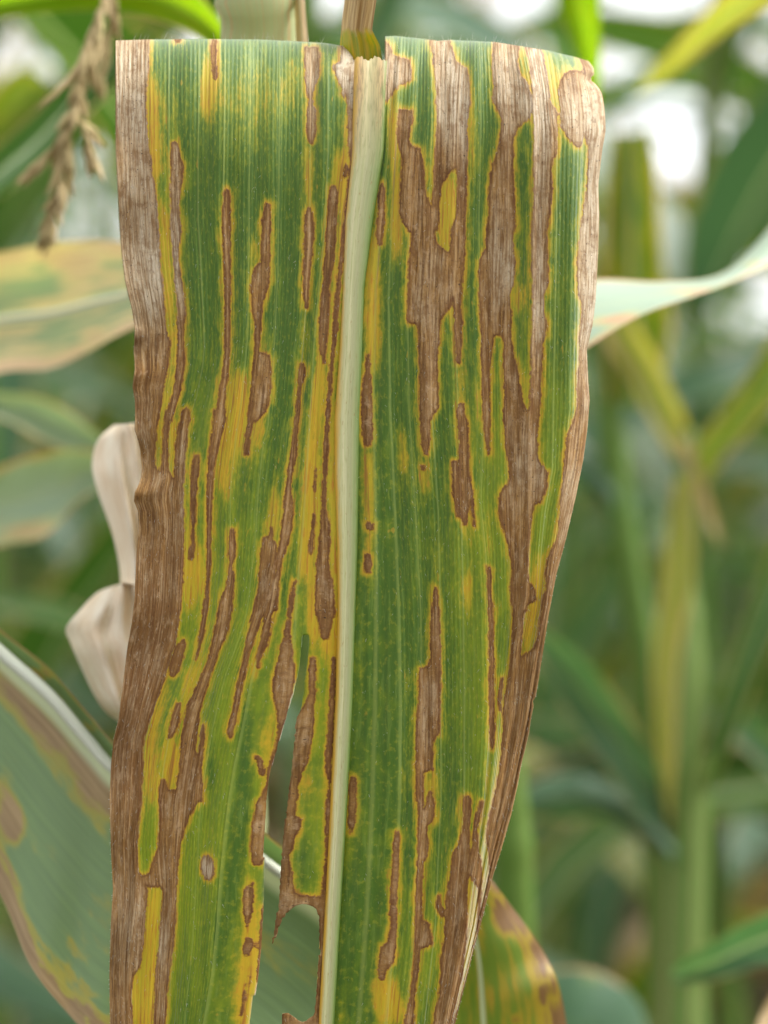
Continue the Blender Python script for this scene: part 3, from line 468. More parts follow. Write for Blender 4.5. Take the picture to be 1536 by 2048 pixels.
# rows: behind the fold, round the fold, then down the front
ROLL = 26.0
rows = [('back', k) for k in np.linspace(26, 1.2, 9)] + [('roll', a) for a in np.linspace(178, 0, 64)] + [('front', k) for k in np.linspace(0, 1, 380)[1:]]
PX = np.zeros((len(rows), NC)); PY = PX.copy(); DP = PX.copy()
tp = None
for it, (kind, k) in enumerate(rows):
    if tp is None:
        c0 = col_x(np.full(1, 100.))[:, 0]; x0 = c0[ui]*(1-uf)+c0[ui+1]*uf; tp = top_y(x0)
    rl = ROLL*(1-.12*np.sin(ucol*.9))
    if kind == 'back': y = tp+(rl+k)/S; dz = 1.2*rl+.06*k
    elif kind == 'roll': y = tp+rl*(1-math.sin(R(k)))/S; dz = 0.6*(rl-rl*math.cos(R(k)))
    else: y = (tp+rl/S)*(1-k)+2068*k; dz = 0*tp
    c = col_x(y)                                            # NCU x NC
    ar = np.arange(NC); x = c[ui, ar]*(1-uf)+c[ui+1, ar]*uf
    PX[it], PY[it], DP[it] = x, y, dz
front = np.array([r[0] != 'back' for r in rows])
# relief: wavy margin, rib valley, crest, turned right side
Lx = curve(0, PY); Rx = curve(20, PY); MX = .5*(curve(8, PY)+curve(9, PY)); U = np.broadcast_to(ucol, PX.shape)
for yb, sb, ab in ((668, 16, -2.6), (705, 20, 2.2), (748, 17, -3.0), (800, 26, 1.6), (862, 20, -1.6), (925, 34, 2.4), (985, 15, -3.2), (1040, 30, 1.4), (1130, 40, -1.0)):
    DP += ab*.62*np.exp(-(PX-Lx)/(24 if yb > 900 else 13))*np.exp(-((PY-yb)/sb)**2)
DP += .9*np.exp(-(PX-Lx)/40)*np.sin(PY/210*2*np.pi)
DP += .55*np.sin(U*2.3+PY*.004)*np.sin(PY*.0065+U)+.22*np.sin(U*2*np.pi)
DP += 1.6*np.exp(-np.abs(PX-MX)/45)
DP -= 1.5*np.exp(-np.abs(U-17)/.4)*np.clip((1500-PY)/500, 0, 1)
DP += np.clip((U-18.2)/1.8, 0, 1)**2*9*np.clip((1250-PY)/500, 0, 1)
DP += 1.4*np.exp(-((U-20)/.5)**2)*np.sin((PY-420)/75)*np.clip((1100-PY)/300, 0, 1)
# width hidden by the turn of the right side towards the tip
wref = np.diff(lat, prepend=lat[0]); taper = np.interp(PY, [80, 700, 1200, 2070], [1, .98, .9, .72])
wnow = np.diff(PX, axis=1, prepend=PX[:, :1])
turn = np.sqrt(np.clip((wref*taper)**2-np.clip(wnow, 0, None)**2, 0, None))*S*.34*np.clip((PY-1150)/350, 0, 1)
DP += np.where(U > 14.5, turn, 0).cumsum(1)
# left lobe and torn strip lean apart at the slit
DP += 3.0*np.exp(-np.abs(PX-(605-(PY-1270)*.1))/30)*np.clip((PY-1280)/300, 0, 1)
k_ = (D+DP)/D*S/1000
V = np.stack([(PX-768)*k_, DP/1000, ZC/1000-(PY-1024)*k_], -1)
# openings and the gap torn at the fold beside the rib
cd = np.where(front[:, None], samp(CUTD, PX, PY), -12)
gapw = (U > 7.93) & (U < 9.12)
torn_y = 124+4*np.sin(PX*.21+.5)+2.4*np.sin(PX*.63+1)+1.2*np.sin(PX*1.4)
isback = np.array([r[0] == 'back' or (r[0] == 'roll' and r[1] > 88) for r in rows])
gone = gapw & (isback[:, None] | (PY < torn_y))
notch = (U > 19.35) & isback[:, None]
# pull the rim of each opening onto its outline
gx = (samp(CUTD, PX+1.5, PY)-samp(CUTD, PX-1.5, PY))/3; gy = (samp(CUTD, PX, PY+1.5)-samp(CUTD, PX, PY-1.5))/3
near = (cd > 0) & (cd < 5) & front[:, None]
V[..., 0] -= np.where(near, gx*(cd+.3), 0)*S/1000; V[..., 2] += np.where(near, gy*(cd+.3), 0)*S/1000
F = grid_faces(len(rows), NC)
bad = (cd > 5.0).ravel() | gone.ravel() | notch.ravel()
inside = (cd > .4).ravel()
F = F[~(bad[F].any(1)) & ~(inside[F].all(1))]
vdist = np.minimum(uf, 1-uf); vd = np.where(uf < .5, lat-np.array(ref)[ui], np.array(ref)[ui+1]-lat); vd = np.abs(vd)
bk = ~front[:, None] & np.ones_like(PX, bool)
def at(A): return samp(A, PX, PY)
attrs = dict(lat=np.broadcast_to(lat, PX.shape), lon=np.where(isback[:, None], 2*tp-PY, PY), nec=at(NEC), yel=at(YELF), pale=at(PALE), dark=at(DARK), lime=at(LIMEF), vein=vd+np.where(U > 14.5, np.clip((PY-1300)/150, 0, 1)*6, 0))
used = np.unique(F); remap = -np.ones(V.shape[0]*V.shape[1], int); remap[used] = np.arange(len(used))
Vf = V.reshape(-1, 3)[used]; Ff = remap[F]; attrs = {k: np.ascontiguousarray(v).ravel()[used] for k, v in attrs.items()}

def blade_mat():
    n = N('blighted_blade'); lat_, lon, nec, yel, pale, dark, lime, vein = (n.attr(k) for k in ('lat', 'lon', 'nec', 'yel', 'pale', 'dark', 'lime', 'vein'))
    mul, add, sub = (lambda a, b: n.op('MULTIPLY', a, b)), (lambda a, b: n.op('ADD', a, b)), (lambda a, b: n.op('SUBTRACT', a, b))
    P = lambda fx, fy, z=0.: n.vec(mul(lat_, fx), mul(lon, fy), z)
    n1 = n.noise(P(.10, .06), 1, 4, .65); n2 = n.noise(P(.42, .16, 3.), 1, 2, .5)
    streak = n.noise(P(.095, .0045, 7.), 1, 5, .68); streak2 = n.noise(P(.26, .012, 11.), 1, 4, .6); grain = n.noise(P(.26, .13, 2.), 1, 4, .65)
    mott = n.noise(P(.085, .026, 5.), 1, 4, .62); mott2 = n.noise(P(.24, .075, 9.), 1, 3, .6); patch = n.noise(P(.035, .008, 4.), 1, 3, .55); patch2 = n.noise(P(.06, .014, 14.), 1, 4, .6)
    d = add(nec, add(mul(sub(n1, .5), 11.), add(mul(sub(n2, .5), 6.), mul(sub(streak2, .5), 6.))))
    ridge = n.op('SINE', mul(lat_, 2*math.pi/8.2))
    # living tissue
    lm = n.op('ADD', add(lime, mul(sub(mott, .5), 1.3)), mul(sub(patch, .5), 1.3), clamp=True)
    grn = n.mix(lm, srgb(72, 106, 14), srgb(126, 146, 4))
    grn = n.mix(mul(n.sm(mott2, .52, .68), n.op('ADD', mul(lm, .35), .35)), grn, srgb(156, 156, 34))
    grn = n.mix(mul(n.sm(streak2, .5, .7), .5), grn, srgb(122, 146, 54))
    grn = n.mix(mul(n.sm(ridge, .1, 1.), .30), grn, n.mix(1, grn, (.62, .68, .62, 1), 'MULTIPLY'))
    # yellowing
    halo = n.sm(d, add(-18., mul(add(sub(mott, .5), add(mul(sub(streak2, .5), .7), mul(sub(patch2, .5), .7))), -40.)), 1.)
    yraw = add(yel, mul(add(sub(mott, .5), add(mul(sub(streak, .5), 1.9), mul(sub(mott2, .5), .9))), .9))
    y_ = n.op('MAXIMUM', mul(halo, .9), mul(n.sm(yraw, .1, 1.2), .84))
    ycol = n.mix(n.sm(streak, .4, .6), srgb(216, 172, 28), srgb(196, 172, 26))
    ycol = n.mix(mul(n.sm(mott, .52, .7), .6), ycol, srgb(208, 148, 36))
    ycol = n.mix(n.sm(y_, .9, .2), ycol, srgb(156, 162, 16))
    col = n.mix(y_, grn, ycol)
    col = n.mix(mul(n.sm(yraw, .85, 1.2), n.sm(streak2, .5, .68, 0., .7)), col, srgb(176, 104, 26))
    fl = n.noise(P(.075, .022, 31.), 1, 2, .55); fs = add(fl, mul(sub(streak2, .5), .25))
    col = n.mix(n.sm(fs, .70, .76, 0., .5), col, srgb(196, 158, 40))
    col = n.mix(n.sm(fs, .77, .82, 0., .6), col, srgb(150, 92, 30))
    thin = n.noise(P(.16, .0035, 41.), 1, 3, .6)
    col = n.mix(mul(n.sm(y_, .35, .8), n.sm(thin, .56, .66, 0., .75)), col, srgb(150, 98, 34))
    veinm = n.sm(vein, 2.8, .4)
    col = n.mix(mul(veinm, .32), col, srgb(160, 172, 84))
    col = n.mix(mul(n.sm(d, -4.5, -.5), n.sm(n1, .3, .65, .25, .85)), col, srgb(172, 112, 34))
    # dead tissue
    pv = n.op('ADD', add(pale, add(mul(sub(streak, .53), 1.1), mul(sub(patch2, .52), 1.9))), add(mul(sub(grain, .5), 1.0), mul(n.sm(d, 3., 13.), .16)), clamp=True)
    brn = n.mix(n.sm(add(mul(streak, .55), mul(streak2, .45)), .42, .58), srgb(104, 72, 32), srgb(174, 136, 78))
    brn = n.mix(mul(n.sm(patch, .42, .62), .5), brn, srgb(146, 114, 70))
    brn = n.mix(mul(n.op('ADD', dark, mul(sub(streak, .5), .5), clamp=True), .8), brn, srgb(106, 70, 34))
    pl = n.mix(n.sm(streak2, .38, .62), srgb(160, 134, 100), srgb(216, 202, 176))
    dead = n.mix(pv, brn, pl)
    dead = n.mix(mul(n.sm(streak2, .54, .70), .4), dead, srgb(108, 78, 56))
    dead = n.mix(mul(n.sm(grain, .56, .72), .45), dead, srgb(96, 70, 50))
    dead = n.mix(mul(n.sm(grain, .43, .30), .35), dead, srgb(206, 182, 150))
    blot = n.noise(P(.045, .030, 51.), 1, 4, .62); blot2 = n.noise(P(.11, .06, 57.), 1, 4, .65)
    dead = n.mix(mul(n.sm(blot, .50, .64), .55), dead, srgb(128, 92, 50))
    dead = n.mix(mul(n.sm(blot, .48, .36), n.sm(blot2, .40, .62, 0., .6)), dead, srgb(198, 172, 138))
    dead = n.mix(mul(n.sm(blot2, .54, .68), .5), dead, srgb(110, 78, 46))
    pyc = n.noise(P(.21, .21, 21.), 1, 1, .4)                 # pin-point dark fruiting bodies
    dead = n.mix(mul(n.sm(pyc, .70, .76), .8), dead, srgb(44, 34, 30))
    dead = n.mix(mul(veinm, .38), dead, srgb(196, 166, 126))
    dead = n.mix(mul(n.sm(d, 7., 1.), n.sm(pale, .5, .1, .15, .6)), dead, srgb(106, 66, 30))
    dead = n.mix(1, dead, n.mix(pale, (1.08, 1.0, .86, 1), (1.0, 1.0, .98, 1)), 'MULTIPLY')
    nm = n.sm(d, -2.8, 1.6)
    col = n.mix(nm, col, dead)
    rim = mul(mul(n.sm(d, -2.6, .6), n.sm(patch2, .40, .58, .2, 1.)), n.sm(d, add(4.0, mul(sub(n1, .5), 14.)), .4))
    col = n.mix(mul(rim, n.sm(mott, .38, .62, .12, .8)), col, n.mix(pale, srgb(98, 58, 26), srgb(112, 84, 68)))
    bmp = add(add(mul(ridge, .25), mul(streak2, 1.1)), add(mul(grain, mul(nm, 1.1)), mul(veinm, .5)))
    rg = n.mix(nm, (.55, .55, .55, 1), (.68, .68, .68, 1))
    return n.finish(col, rg, .34, bump=bmp, bdist=.00022, bstr=.75, sheen=n.op('MULTIPLY', n.op('SUBTRACT', 1., nm), .55), trans=.10, tcol=n.mix(1, col, (1.3, 1.3, .8, 1), 'MULTIPLY'))
ML = empty('maize_leaf', W(740, 1024, 0), 'large sharp maize leaf with brown blight streaks, folded over at its top', 'leaf')
blade = mesh('blade', Vf, Ff, blade_mat(), ML, attrs)
so = blade.modifiers.new('thickness', 'SOLIDIFY'); so.thickness = .00022; so.offset = 0

# ---- midrib: a raised rib from the torn fold to the frame's foot
def rib_mat():
    n = N('midrib_cream'); lu, lon = n.attr('lu'), n.attr('lon')
    P = lambda a, b, z=0.: n.vec(n.op('MULTIPLY', lu, a), n.op('MULTIPLY', lon, b), z)
    st = n.noise(P(6, .004), 1, 4, .65); gr = n.noise(P(9, .03, 4.), 1, 3, .6); mo = n.noise(P(2.5, .012, 8.), 1, 4, .6)
    col = n.mix(n.sm(st, .35, .7), srgb(182, 184, 130), srgb(206, 202, 156))
    gside = n.sm(n.op('ADD', lu, n.op('MULTIPLY', n.op('SUBTRACT', st, .5), 1.5)), .0, .9)
    col = n.mix(n.op('MULTIPLY', gside, .8), col, srgb(120, 146, 72))
    yside = n.sm(n.op('ADD', lu, n.op('MULTIPLY', n.op('SUBTRACT', mo, .5), .7)), -.35, -.95)
    col = n.mix(n.op('MULTIPLY', yside, n.sm(lon, 500, 900)), col, srgb(198, 158, 48))
    top = n.op('ADD', n.sm(lon, 360, 150), n.op('MULTIPLY', n.op('SUBTRACT', mo, .5), .9), clamp=True)
    col = n.mix(n.op('MULTIPLY', top, n.sm(n.op('ABSOLUTE', lu), .0, .8, .45, 1.)), col, n.mix(n.sm(gr, .4, .7), srgb(190, 160, 112), srgb(128, 98, 72)))
    col = n.mix(n.op('MULTIPLY', n.sm(gr, .54, .66), .4), col, srgb(156, 152, 92))
    col = n.mix(n.op('MULTIPLY', n.sm(n.op('ADD', lu, n.op('MULTIPLY', n.op('SUBTRACT', gr, .5), .35)), .62, .95), .75), col, srgb(96, 126, 46))
    col = n.mix(n.op('MULTIPLY', n.sm(n.op('ADD', lu, n.op('MULTIPLY', n.op('SUBTRACT', gr, .5), .5)), -.6, -.95), .8), col, srgb(200, 156, 48))
    sp = n.noise(P(5, .05, 9.), 1, 3, .6); col = n.mix(n.op('MULTIPLY', n.sm(sp, .62, .72), .5), col, srgb(150, 104, 52))
    return n.finish(col, .42, .4, bump=st, bdist=.0002, bstr=.5)
M_RIB = rib_mat()
rv, rl_, rlon = [], [], []; ry = np.linspace(118, 2068, 300); NR = 19
for y in ry:
    l, r_ = float(curve(8, y)), float(curve(9, y)); l -= 3; r_ += 7
    for j in range(NR):
        t = j/(NR-1)*2-1; px = (l+r_)/2+(r_-l)/2*t
        yy_ = y+(4*math.sin(px*.19)+2.5*math.sin(px*.71)+1.3*math.sin(px*1.7) if y < 119 else 0)
        tpy = 84+ROLL/S; s_ = min(1, max(0, 1-(tpy-yy_)*S/ROLL)); rd_ = ROLL-ROLL*math.sqrt(max(0, 1-(1-s_)**2)) if yy_ < tpy else 0
        d_ = rd_*.42+1.5*math.exp(-abs(t)*.6)-1.15*math.sqrt(max(0, 1-t*t))-.1+(.5 if abs(t) > .97 else 0)
        rv.append(W(px, yy_, d_)); rl_.append(t); rlon.append(y)
mesh('midrib', rv, grid_faces(len(ry), NR), M_RIB, ML, dict(lu=rl_, lon=rlon))

# ---- strip of rib and blade standing up behind the fold
def strip_mat():
    n = N('torn_strip_yellow_brown'); lu, lon = n.attr('lu'), n.attr('lon')
    st = n.noise(n.vec(n.op('MULTIPLY', lu, 7), n.op('MULTIPLY', lon, .006)), 1, 3, .65); mo = n.noise(n.vec(n.op('MULTIPLY', lu, 2), n.op('MULTIPLY', lon, .04)), 1, 3, .6)
    y = n.op('ADD', lon, n.op('MULTIPLY', n.op('SUBTRACT', mo, .5), 50))
    col = n.mix(n.sm(st, .35, .65), srgb(176, 146, 20), srgb(120, 132, 20))
    col = n.mix(n.sm(y, 75, 52), col, n.mix(n.sm(st, .3, .7), srgb(128, 96, 52), srgb(196, 168, 116)))
    return n.finish(col, .45, .35, bump=st, bdist=.0003, bstr=.6, trans=.25)
sv, sl, sn = [], [], []
for i in range(60):
    y = -60+i*(230/59); l = np.interp(y, [-60, 0, 40, 90, 170], [694, 689, 684, 680, 690]); r_ = np.interp(y, [-60, 0, 60, 90, 170], [756, 753, 744, 760, 772])
    for j in range(17):
        t = j/16*2-1; sv.append(W((l+r_)/2+(r_-l)/2*t, y, 13+2.2*t*t*(1 if t < 0 else -1)-1.6*(1-t*t)+.8*math.sin(t*5))); sl.append(t); sn.append(y)
mesh('torn_strip', sv, grid_faces(60, 17), strip_mat(), ML, dict(lu=sl, lon=sn))

# ---- hairs of the blade
def hair_mat():
    n = N('leaf_hair'); col = n.mix(n.rnd(), srgb(226, 230, 214), srgb(214, 216, 200)); return n.finish(col, .4, .4, trans=.3)
hv, hf = [], []
Vg = V; nr_ = len(rows)
def hair(p, dirv, ln, th):
    dirv = dirv.normalized(); a = dirv.cross(Vector((.3, .9, .2))).normalized(); b = dirv.cross(a); k = len(hv)
    for s_, rr in ((0, th), (.55, th*.75)):
        for q in range(3):
            an = q*2.094; hv.append(p+dirv*ln*s_+(a*math.cos(an)+b*math.sin(an))*rr)
    hv.append(p+dirv*ln)
    for q in range(3):
        e = (q+1) % 3; hf.append([k+q, k+e, k+3+e, k+3+q]); hf.append([k+3+q, k+3+e, k+6])
for _ in range(2600):
    i = random.randrange(30, nr_-2); j = random.randrange(2, NC-2)
    if cd[i, j] > -2 or gone[i, j]: continue
    p = Vector(Vg[i, j]); nrm = (Vector(Vg[i, j+1])-p).cross(Vector(Vg[i+1, j])-p).normalized()
    if nrm.y > 0: nrm = -nrm
    dr = nrm*random.uniform(.15, .5)+Vector((random.uniform(-.5, .5), 0, random.uniform(-1, -.4)))
    hair(p-nrm*.00002, dr, random.uniform(.0005, .0013), .000028)
for _ in range(150):
    i = random.randrange(30, 50); j = random.randrange(4, NC-4)
    if gone[i, j]: continue
    p = Vector(Vg[i, j]); hair(p, Vector((random.uniform(-.3, .6), -.5*random.random(), 1)), random.uniform(.0008, .0022), .00003)
for s_ in range(330):                                      # fine teeth and bristles along both margins
    i = random.randrange(60, nr_-2); j = random.choice((0, NC-1)); p = Vector(Vg[i, j])
    hair(p, Vector((-1 if j == 0 else 1, 0, random.uniform(-.9, .1))), random.uniform(.00015, .0004), .00005)
hr = mesh('hairs', hv, hf, hair_mat(), ML); hr['kind'] = 'stuff'

# ================================================================== PLANTS NEAR BEHIND THE LEAF
# --- the plant whose pale stalk stands straight behind the leaf
A = empty('maize_plant', ground_under(430, 92), 'maize plant with pale striped stalk behind the sharp leaf and cream ear husks', 'maize plant')
stalk(A, [(508,-160,40),(514,0,42),(519,80,46),(510,400,60),(480,900,84),(440,1500,92),(430,2100,92)], [150,152,156,160,165,170,175], M_STALKP)
edge_leaf('leaf', A, M_DRY, [(586,-120),(588,0),(592,80),(596,160)], [(604,-120),(610,0),(616,80),(620,160)], [38, 40], bulge=-2, wave=.5, nr=16, nc=9)
edge_leaf('leaf', A, M_PEACH, [(-120,515),(0,505),(100,486),(200,480),(280,488),(420,470),(520,500)], [(-120,800),(0,746),(100,738),(180,702),(250,664),(420,590),(520,560)], [190, 170, 145, 85], tilt=-24, mid=.56, bulge=9, wave=3,
          dry=[(160,560,90,70,.55),(190,680,70,40,.5),(30,560,40,40,-.6),(60,690,60,40,-.6),(100,510,90,22,.5)], midrib=(M_RIBW, 20))
edge_leaf('leaf', A, M_GREY, [(-120,1150),(0,1258),(100,1338),(180,1430),(250,1500),(400,1560),(560,1690),(700,1790),(820,1960)], [(-120,1600),(0,1790),(60,1930),(130,2020),(190,2080),(300,2150),(400,2230),(500,2330),(600,2420)], [56, 46, 40, 38, 38], tilt=-8, mid=.085, bulge=6, wave=2, nr=80, nc=45,
          dry=[(-10,1350,46,36,.5),(30,1395,46,36,.5),(70,1440,46,36,.55),(110,1485,46,36,.6),(150,1530,46,36,.6),(190,1575,46,36,.6),(230,1620,46,36,.5),(20,1650,30,50,.45),(10,1560,30,40,.3),(100,1345,70,16,.6),(200,1452,50,16,.6),(30,1640,30,60,.35),(60,1980,30,60,.4)], midrib=(M_RIBW, 30))
edge_leaf('leaf', A, M_SICK, [(880,1640),(870,1760),(860,1900),(850,2060),(845,2200)], [(930,1690),(1010,1795),(1085,1900),(1125,2000),(1150,2200)], [52, 58, 62], mid=.42, bulge=-7, wave=2, nr=60, nc=31,
          dry=[(1010,1830,40,60,.7),(1050,1930,20,120,.45),(1110,1960,26,90,.5),(985,1990,14,40,.5),(1085,1990,10,30,.7),(1030,2040,12,20,.6)])
ear = edge_leaf('ear', A, M_HUSK, [(228,850),(196,880),(184,930),(196,985),(222,1060),(238,1130),(244,1200),(260,1300)], [(300,842),(360,870),(384,930),(386,1000),(372,1080),(360,1150),(358,1220),(350,1300)], [78, 70, 66], bulge=-22, wave=2, pleat=2.6, nr=50, nc=41)
edge_leaf('husk', ear, M_HUSK, [(240,1168),(196,1184),(158,1222),(132,1256),(140,1284),(160,1330),(186,1385),(212,1424),(250,1448),(300,1462)], [(250,1164),(350,1170),(400,1250),(412,1320),(405,1385),(390,1430),(370,1452),(340,1464)], [72, 64, 66], bulge=-20, wave=3, pleat=2.8, nr=50, nc=41)
edge_leaf('husk', ear, M_HUSK, [(262,1240),(240,1270),(232,1320),(250,1400)], [(330,1240),(345,1280),(345,1340),(330,1410)], [60, 52], bulge=-8, wave=2, nr=20, nc=15)

# --- left neighbour with the hanging tassel
T = empty('maize_plant', ground_under(-420, 190), 'maize plant leaning in from the left with a straw coloured tassel hanging down', 'maize plant')
stalk(T, [(60,-620,120),(-100,-560,130),(-250,-350,150),(-340,100,170),(-390,900,185),(-420,2100,190)], [40,60,90,120,130,135], M_STALK)
ax = [(120,-640,110),(190,-420,90),(222,-160,76),(212,-20,74),(192,70,72),(164,150,72),(148,230,72),(132,300,72),(116,380,72),(104,450,72)]
ax = [(a, b, c+36) for a, b, c in ax]; AXP = spline(ax, 60)
tas = tube('tassel', [W(*p) for p in AXP], [.0009-.0005*i/60 for i in range(60)], M_TASSEL, T, 7)
def spikelet_mesh():
    v, f = [], []
    for i, (z, r_) in enumerate([(0,.10),(.15,.5),(.4,.9),(.65,.8),(.85,.45),(1,.06)]):
        for k in range(7): v.append((math.cos(k*.898)*r_, math.sin(k*.898)*r_*.7, z))
    for i in range(5):
        for k in range(7): f.append([i*7+k, i*7+(k+1) % 7, i*7+7+(k+1) % 7, i*7+7+k])
    return v, f
sv_, sf_ = spikelet_mesh(); sp0 = None
def spikelet(p, dirv, ln, wd):
    global sp0
    if sp0 is None: o = mesh('spikelet', sv_, sf_, M_TASSEL, tas, world=False); sp0 = o
    else: o = sp0.copy(); COL.objects.link(o); o.parent = tas
    o.location = p-T.location; o.rotation_mode = 'QUATERNION'; o.rotation_quaternion = dirv.to_track_quat('Z', 'Y'); o.scale = (wd, wd, ln)
rs = random.Random(3)
for i in range(22, 60):
    for q in range(2):
        if rs.random() < .25: continue
        p = W(*AXP[i]); t = W(*AXP[min(i+1, 59)])-W(*AXP[max(i-1, 0)]); t.normalize()
        spikelet(p, t+Vector((rs.uniform(-.55, .55), rs.uniform(-.4, .4), 0)), rs.uniform(.006, .0095), rs.uniform(.0009, .0015))
for bp in ([(214,-60,74),(200,40,70),(170,110,66),(125,175,64)], [(214,-60,74),(222,20,78),(218,90,80),(205,150,80)], [(150,235,72),(172,262,70),(182,310,70)], [(140,262,72),(105,300,74),(76,330,74)]):
    B = spline([(a, b_, c+36) for a, b_, c in bp], 14); pb = [W(*p) for p in B]; b_ = tube('branch', pb, [.0006]*14, M_TASSEL, tas, 6)
    for i in range(2, 14):
        p = pb[i]; t = (pb[i]-pb[i-1]).normalized(); spikelet(p, t+Vector((rs.uniform(-.4, .4), rs.uniform(-.4, .4), 0)), rs.uniform(.006, .0085), rs.uniform(.0009, .0014))
edge_leaf('leaf', T, M_GLOW, [(-260,60),(-120,0),(0,-22),(120,-40),(260,-50),(370,-30),(440,40),(480,130)], [(-260,150),(-120,70),(0,38),(100,26),(210,22),(310,42),(400,78),(470,150)], [170, 150, 150], bulge=8, wave=3)
edge_leaf('leaf', T, M_FIELD[0], [(-260,560),(-60,345),(60,232),(150,142),(230,88),(300,60)], [(-260,700),(-60,450),(80,340),(170,236),(250,152),(310,70)], [190, 240, 260], bulge=10, wave=3)
edge_leaf('leaf', T, M_PALE, [(-300,740),(-100,776),(0,785),(70,792),(140,822),(215,885)], [(-300,900),(-100,850),(0,838),(80,880),(150,906),(216,896)], [260, 270, 270], bulge=8, wave=2, dry=[(30,800,60,18,.3)])
edge_leaf('leaf', T, M_PALE, [(-300,1060),(-100,975),(0,932),(100,902),(180,900),(260,935)], [(-300,1220),(-100,1130),(0,1092),(90,1072),(165,1000),(255,950)], [250, 230, 230], bulge=8, wave=3, dry=[(60,1060,110,34,.6),(150,980,60,60,.25)])

# --- right neighbour: long pale leaf across the right of the picture
Q = empty('maize_plant', ground_under(1900, 180), 'maize plant off to the right reaching a long pale leaf in towards the sharp leaf', 'maize plant')
stalk(Q, [(1860,-500,170),(1870,200,175),(1890,900,180),(1900,2100,180)], [70,100,120,125], M_STALK)
edge_leaf('leaf', Q, M_PALE, [(1060,600),(1180,560),(1320,563),(1430,552),(1500,500),(1580,410),(1720,280),(1870,340)], [(1080,760),(1180,692),(1280,632),(1390,592),(1460,566),(1560,520),(1720,430),(1880,460)], [105, 115, 140, 175], mid=.42, bulge=-2, wave=1.5, tilt=-28, nr=60, nc=31, dry=[(1260,640,120,18,.7),(1420,585,90,12,.7),(1540,530,70,14,.6)])
edge_leaf('leaf', Q, M_OLIVE, [(1800,-260),(1580,-130),(1440,-6),(1360,78),(1300,140),(1272,182)], [(1830,-90),(1600,-10),(1490,42),(1405,104),(1340,154),(1276,190)], [200, 330, 380], bulge=6, wave=2)
edge_leaf('leaf', Q, M_FIELD[1], [(1880,1700),(1700,1760),(1540,1820),(1430,1880),(1340,1940)], [(1880,1900),(1700,1910),(1540,1930),(1440,1960),(1350,1970)], [190, 240, 280], bulge=8, wave=3)
edge_leaf('leaf', Q, M_DRY, [(1900,1700),(1720,1800),(1600,1900),(1520,2030),(1500,2120)], [(1930,1800),(1760,1900),(1650,1990),(1570,2080),(1540,2160)], [185, 160, 140], bulge=5, wave=3)

# --- right middle: green stalk with a joint, several leaves
B = empty('maize_plant', ground_under(1366, 470), 'maize plant with a thick bright green stalk low at the right side', 'maize plant')
stalk(B, [(1378,860,480),(1368,1000,476),(1362,1160,474),(1366,1300,472),(1372,1500,470),(1368,1800,470),(1360,2120,470)], [30,42,58,84,98,94,98], M_STALKB, 30)
edge_leaf('leaf', B, M_OLIVE, [(1382,980),(1335,900),(1270,780),(1218,690),(1190,620),(1180,540)], [(1402,950),(1386,880),(1340,770),(1280,660),(1240,600),(1200,530)], [475, 490, 500], bulge=5, wave=2, dry=[(1360,840,30,80,.4)])
edge_leaf('leaf', B, M_FIELD[2], [(1370,960),(1400,880),(1460,800),(1530,700),(1620,560)], [(1390,1000),(1450,920),(1510,850),(1590,760),(1680,600)], [472, 450, 430], bulge=6, wave=3)
edge_leaf('leaf', B, M_DRY, [(1356,880),(1382,960),(1412,1040),(1438,1090)], [(1372,872),(1404,950),(1430,1030),(1444,1092)], [465, 455], bulge=2, wave=1)
edge_leaf('leaf', B, M_FIELD[1], [(1345,1720),(1280,1640),(1205,1520),(1120,1400),(1080,1320),(1050,1270)], [(1360,1660),(1330,1560),(1270,1450),(1190,1340),(1120,1280),(1060,1250)], [462, 440, 400], bulge=10, wave=3, seed=3)
edge_leaf('leaf', B, M_FIELD[1], [(1350,1740),(1280,1680),(1200,1640),(1120,1640),(1050,1640)], [(1350,1690),(1290,1610),(1200,1560),(1110,1545),(1040,1580)], [462, 470, 480], bulge=-10, wave=3, seed=5)
edge_leaf('leaf', B, M_FIELD[1], [(1380,1420),(1450,1400),(1540,1470),(1640,1570)], [(1380,1450),(1440,1460),(1530,1540),(1640,1660)], [462, 490, 520], bulge=8, wave=2, seed=2)
edge_leaf('leaf', B, M_FIELD[0], [(1390,1560),(1470,1300),(1540,1100),(1620,900)], [(1420,1590),(1530,1330),(1610,1140),(1680,930)], [456, 470, 490], bulge=8, wave=2, seed=8)
edge_leaf('leaf', B, M_FIELD[1], [(1060,1960),(1120,1938),(1190,1940),(1262,1984),(1300,2060),(1310,2160)], [(1040,2300),(1090,2300),(1160,2300),(1230,2300),(1280,2300),(1305,2300)], [330, 350], bulge=-6, wave=2)

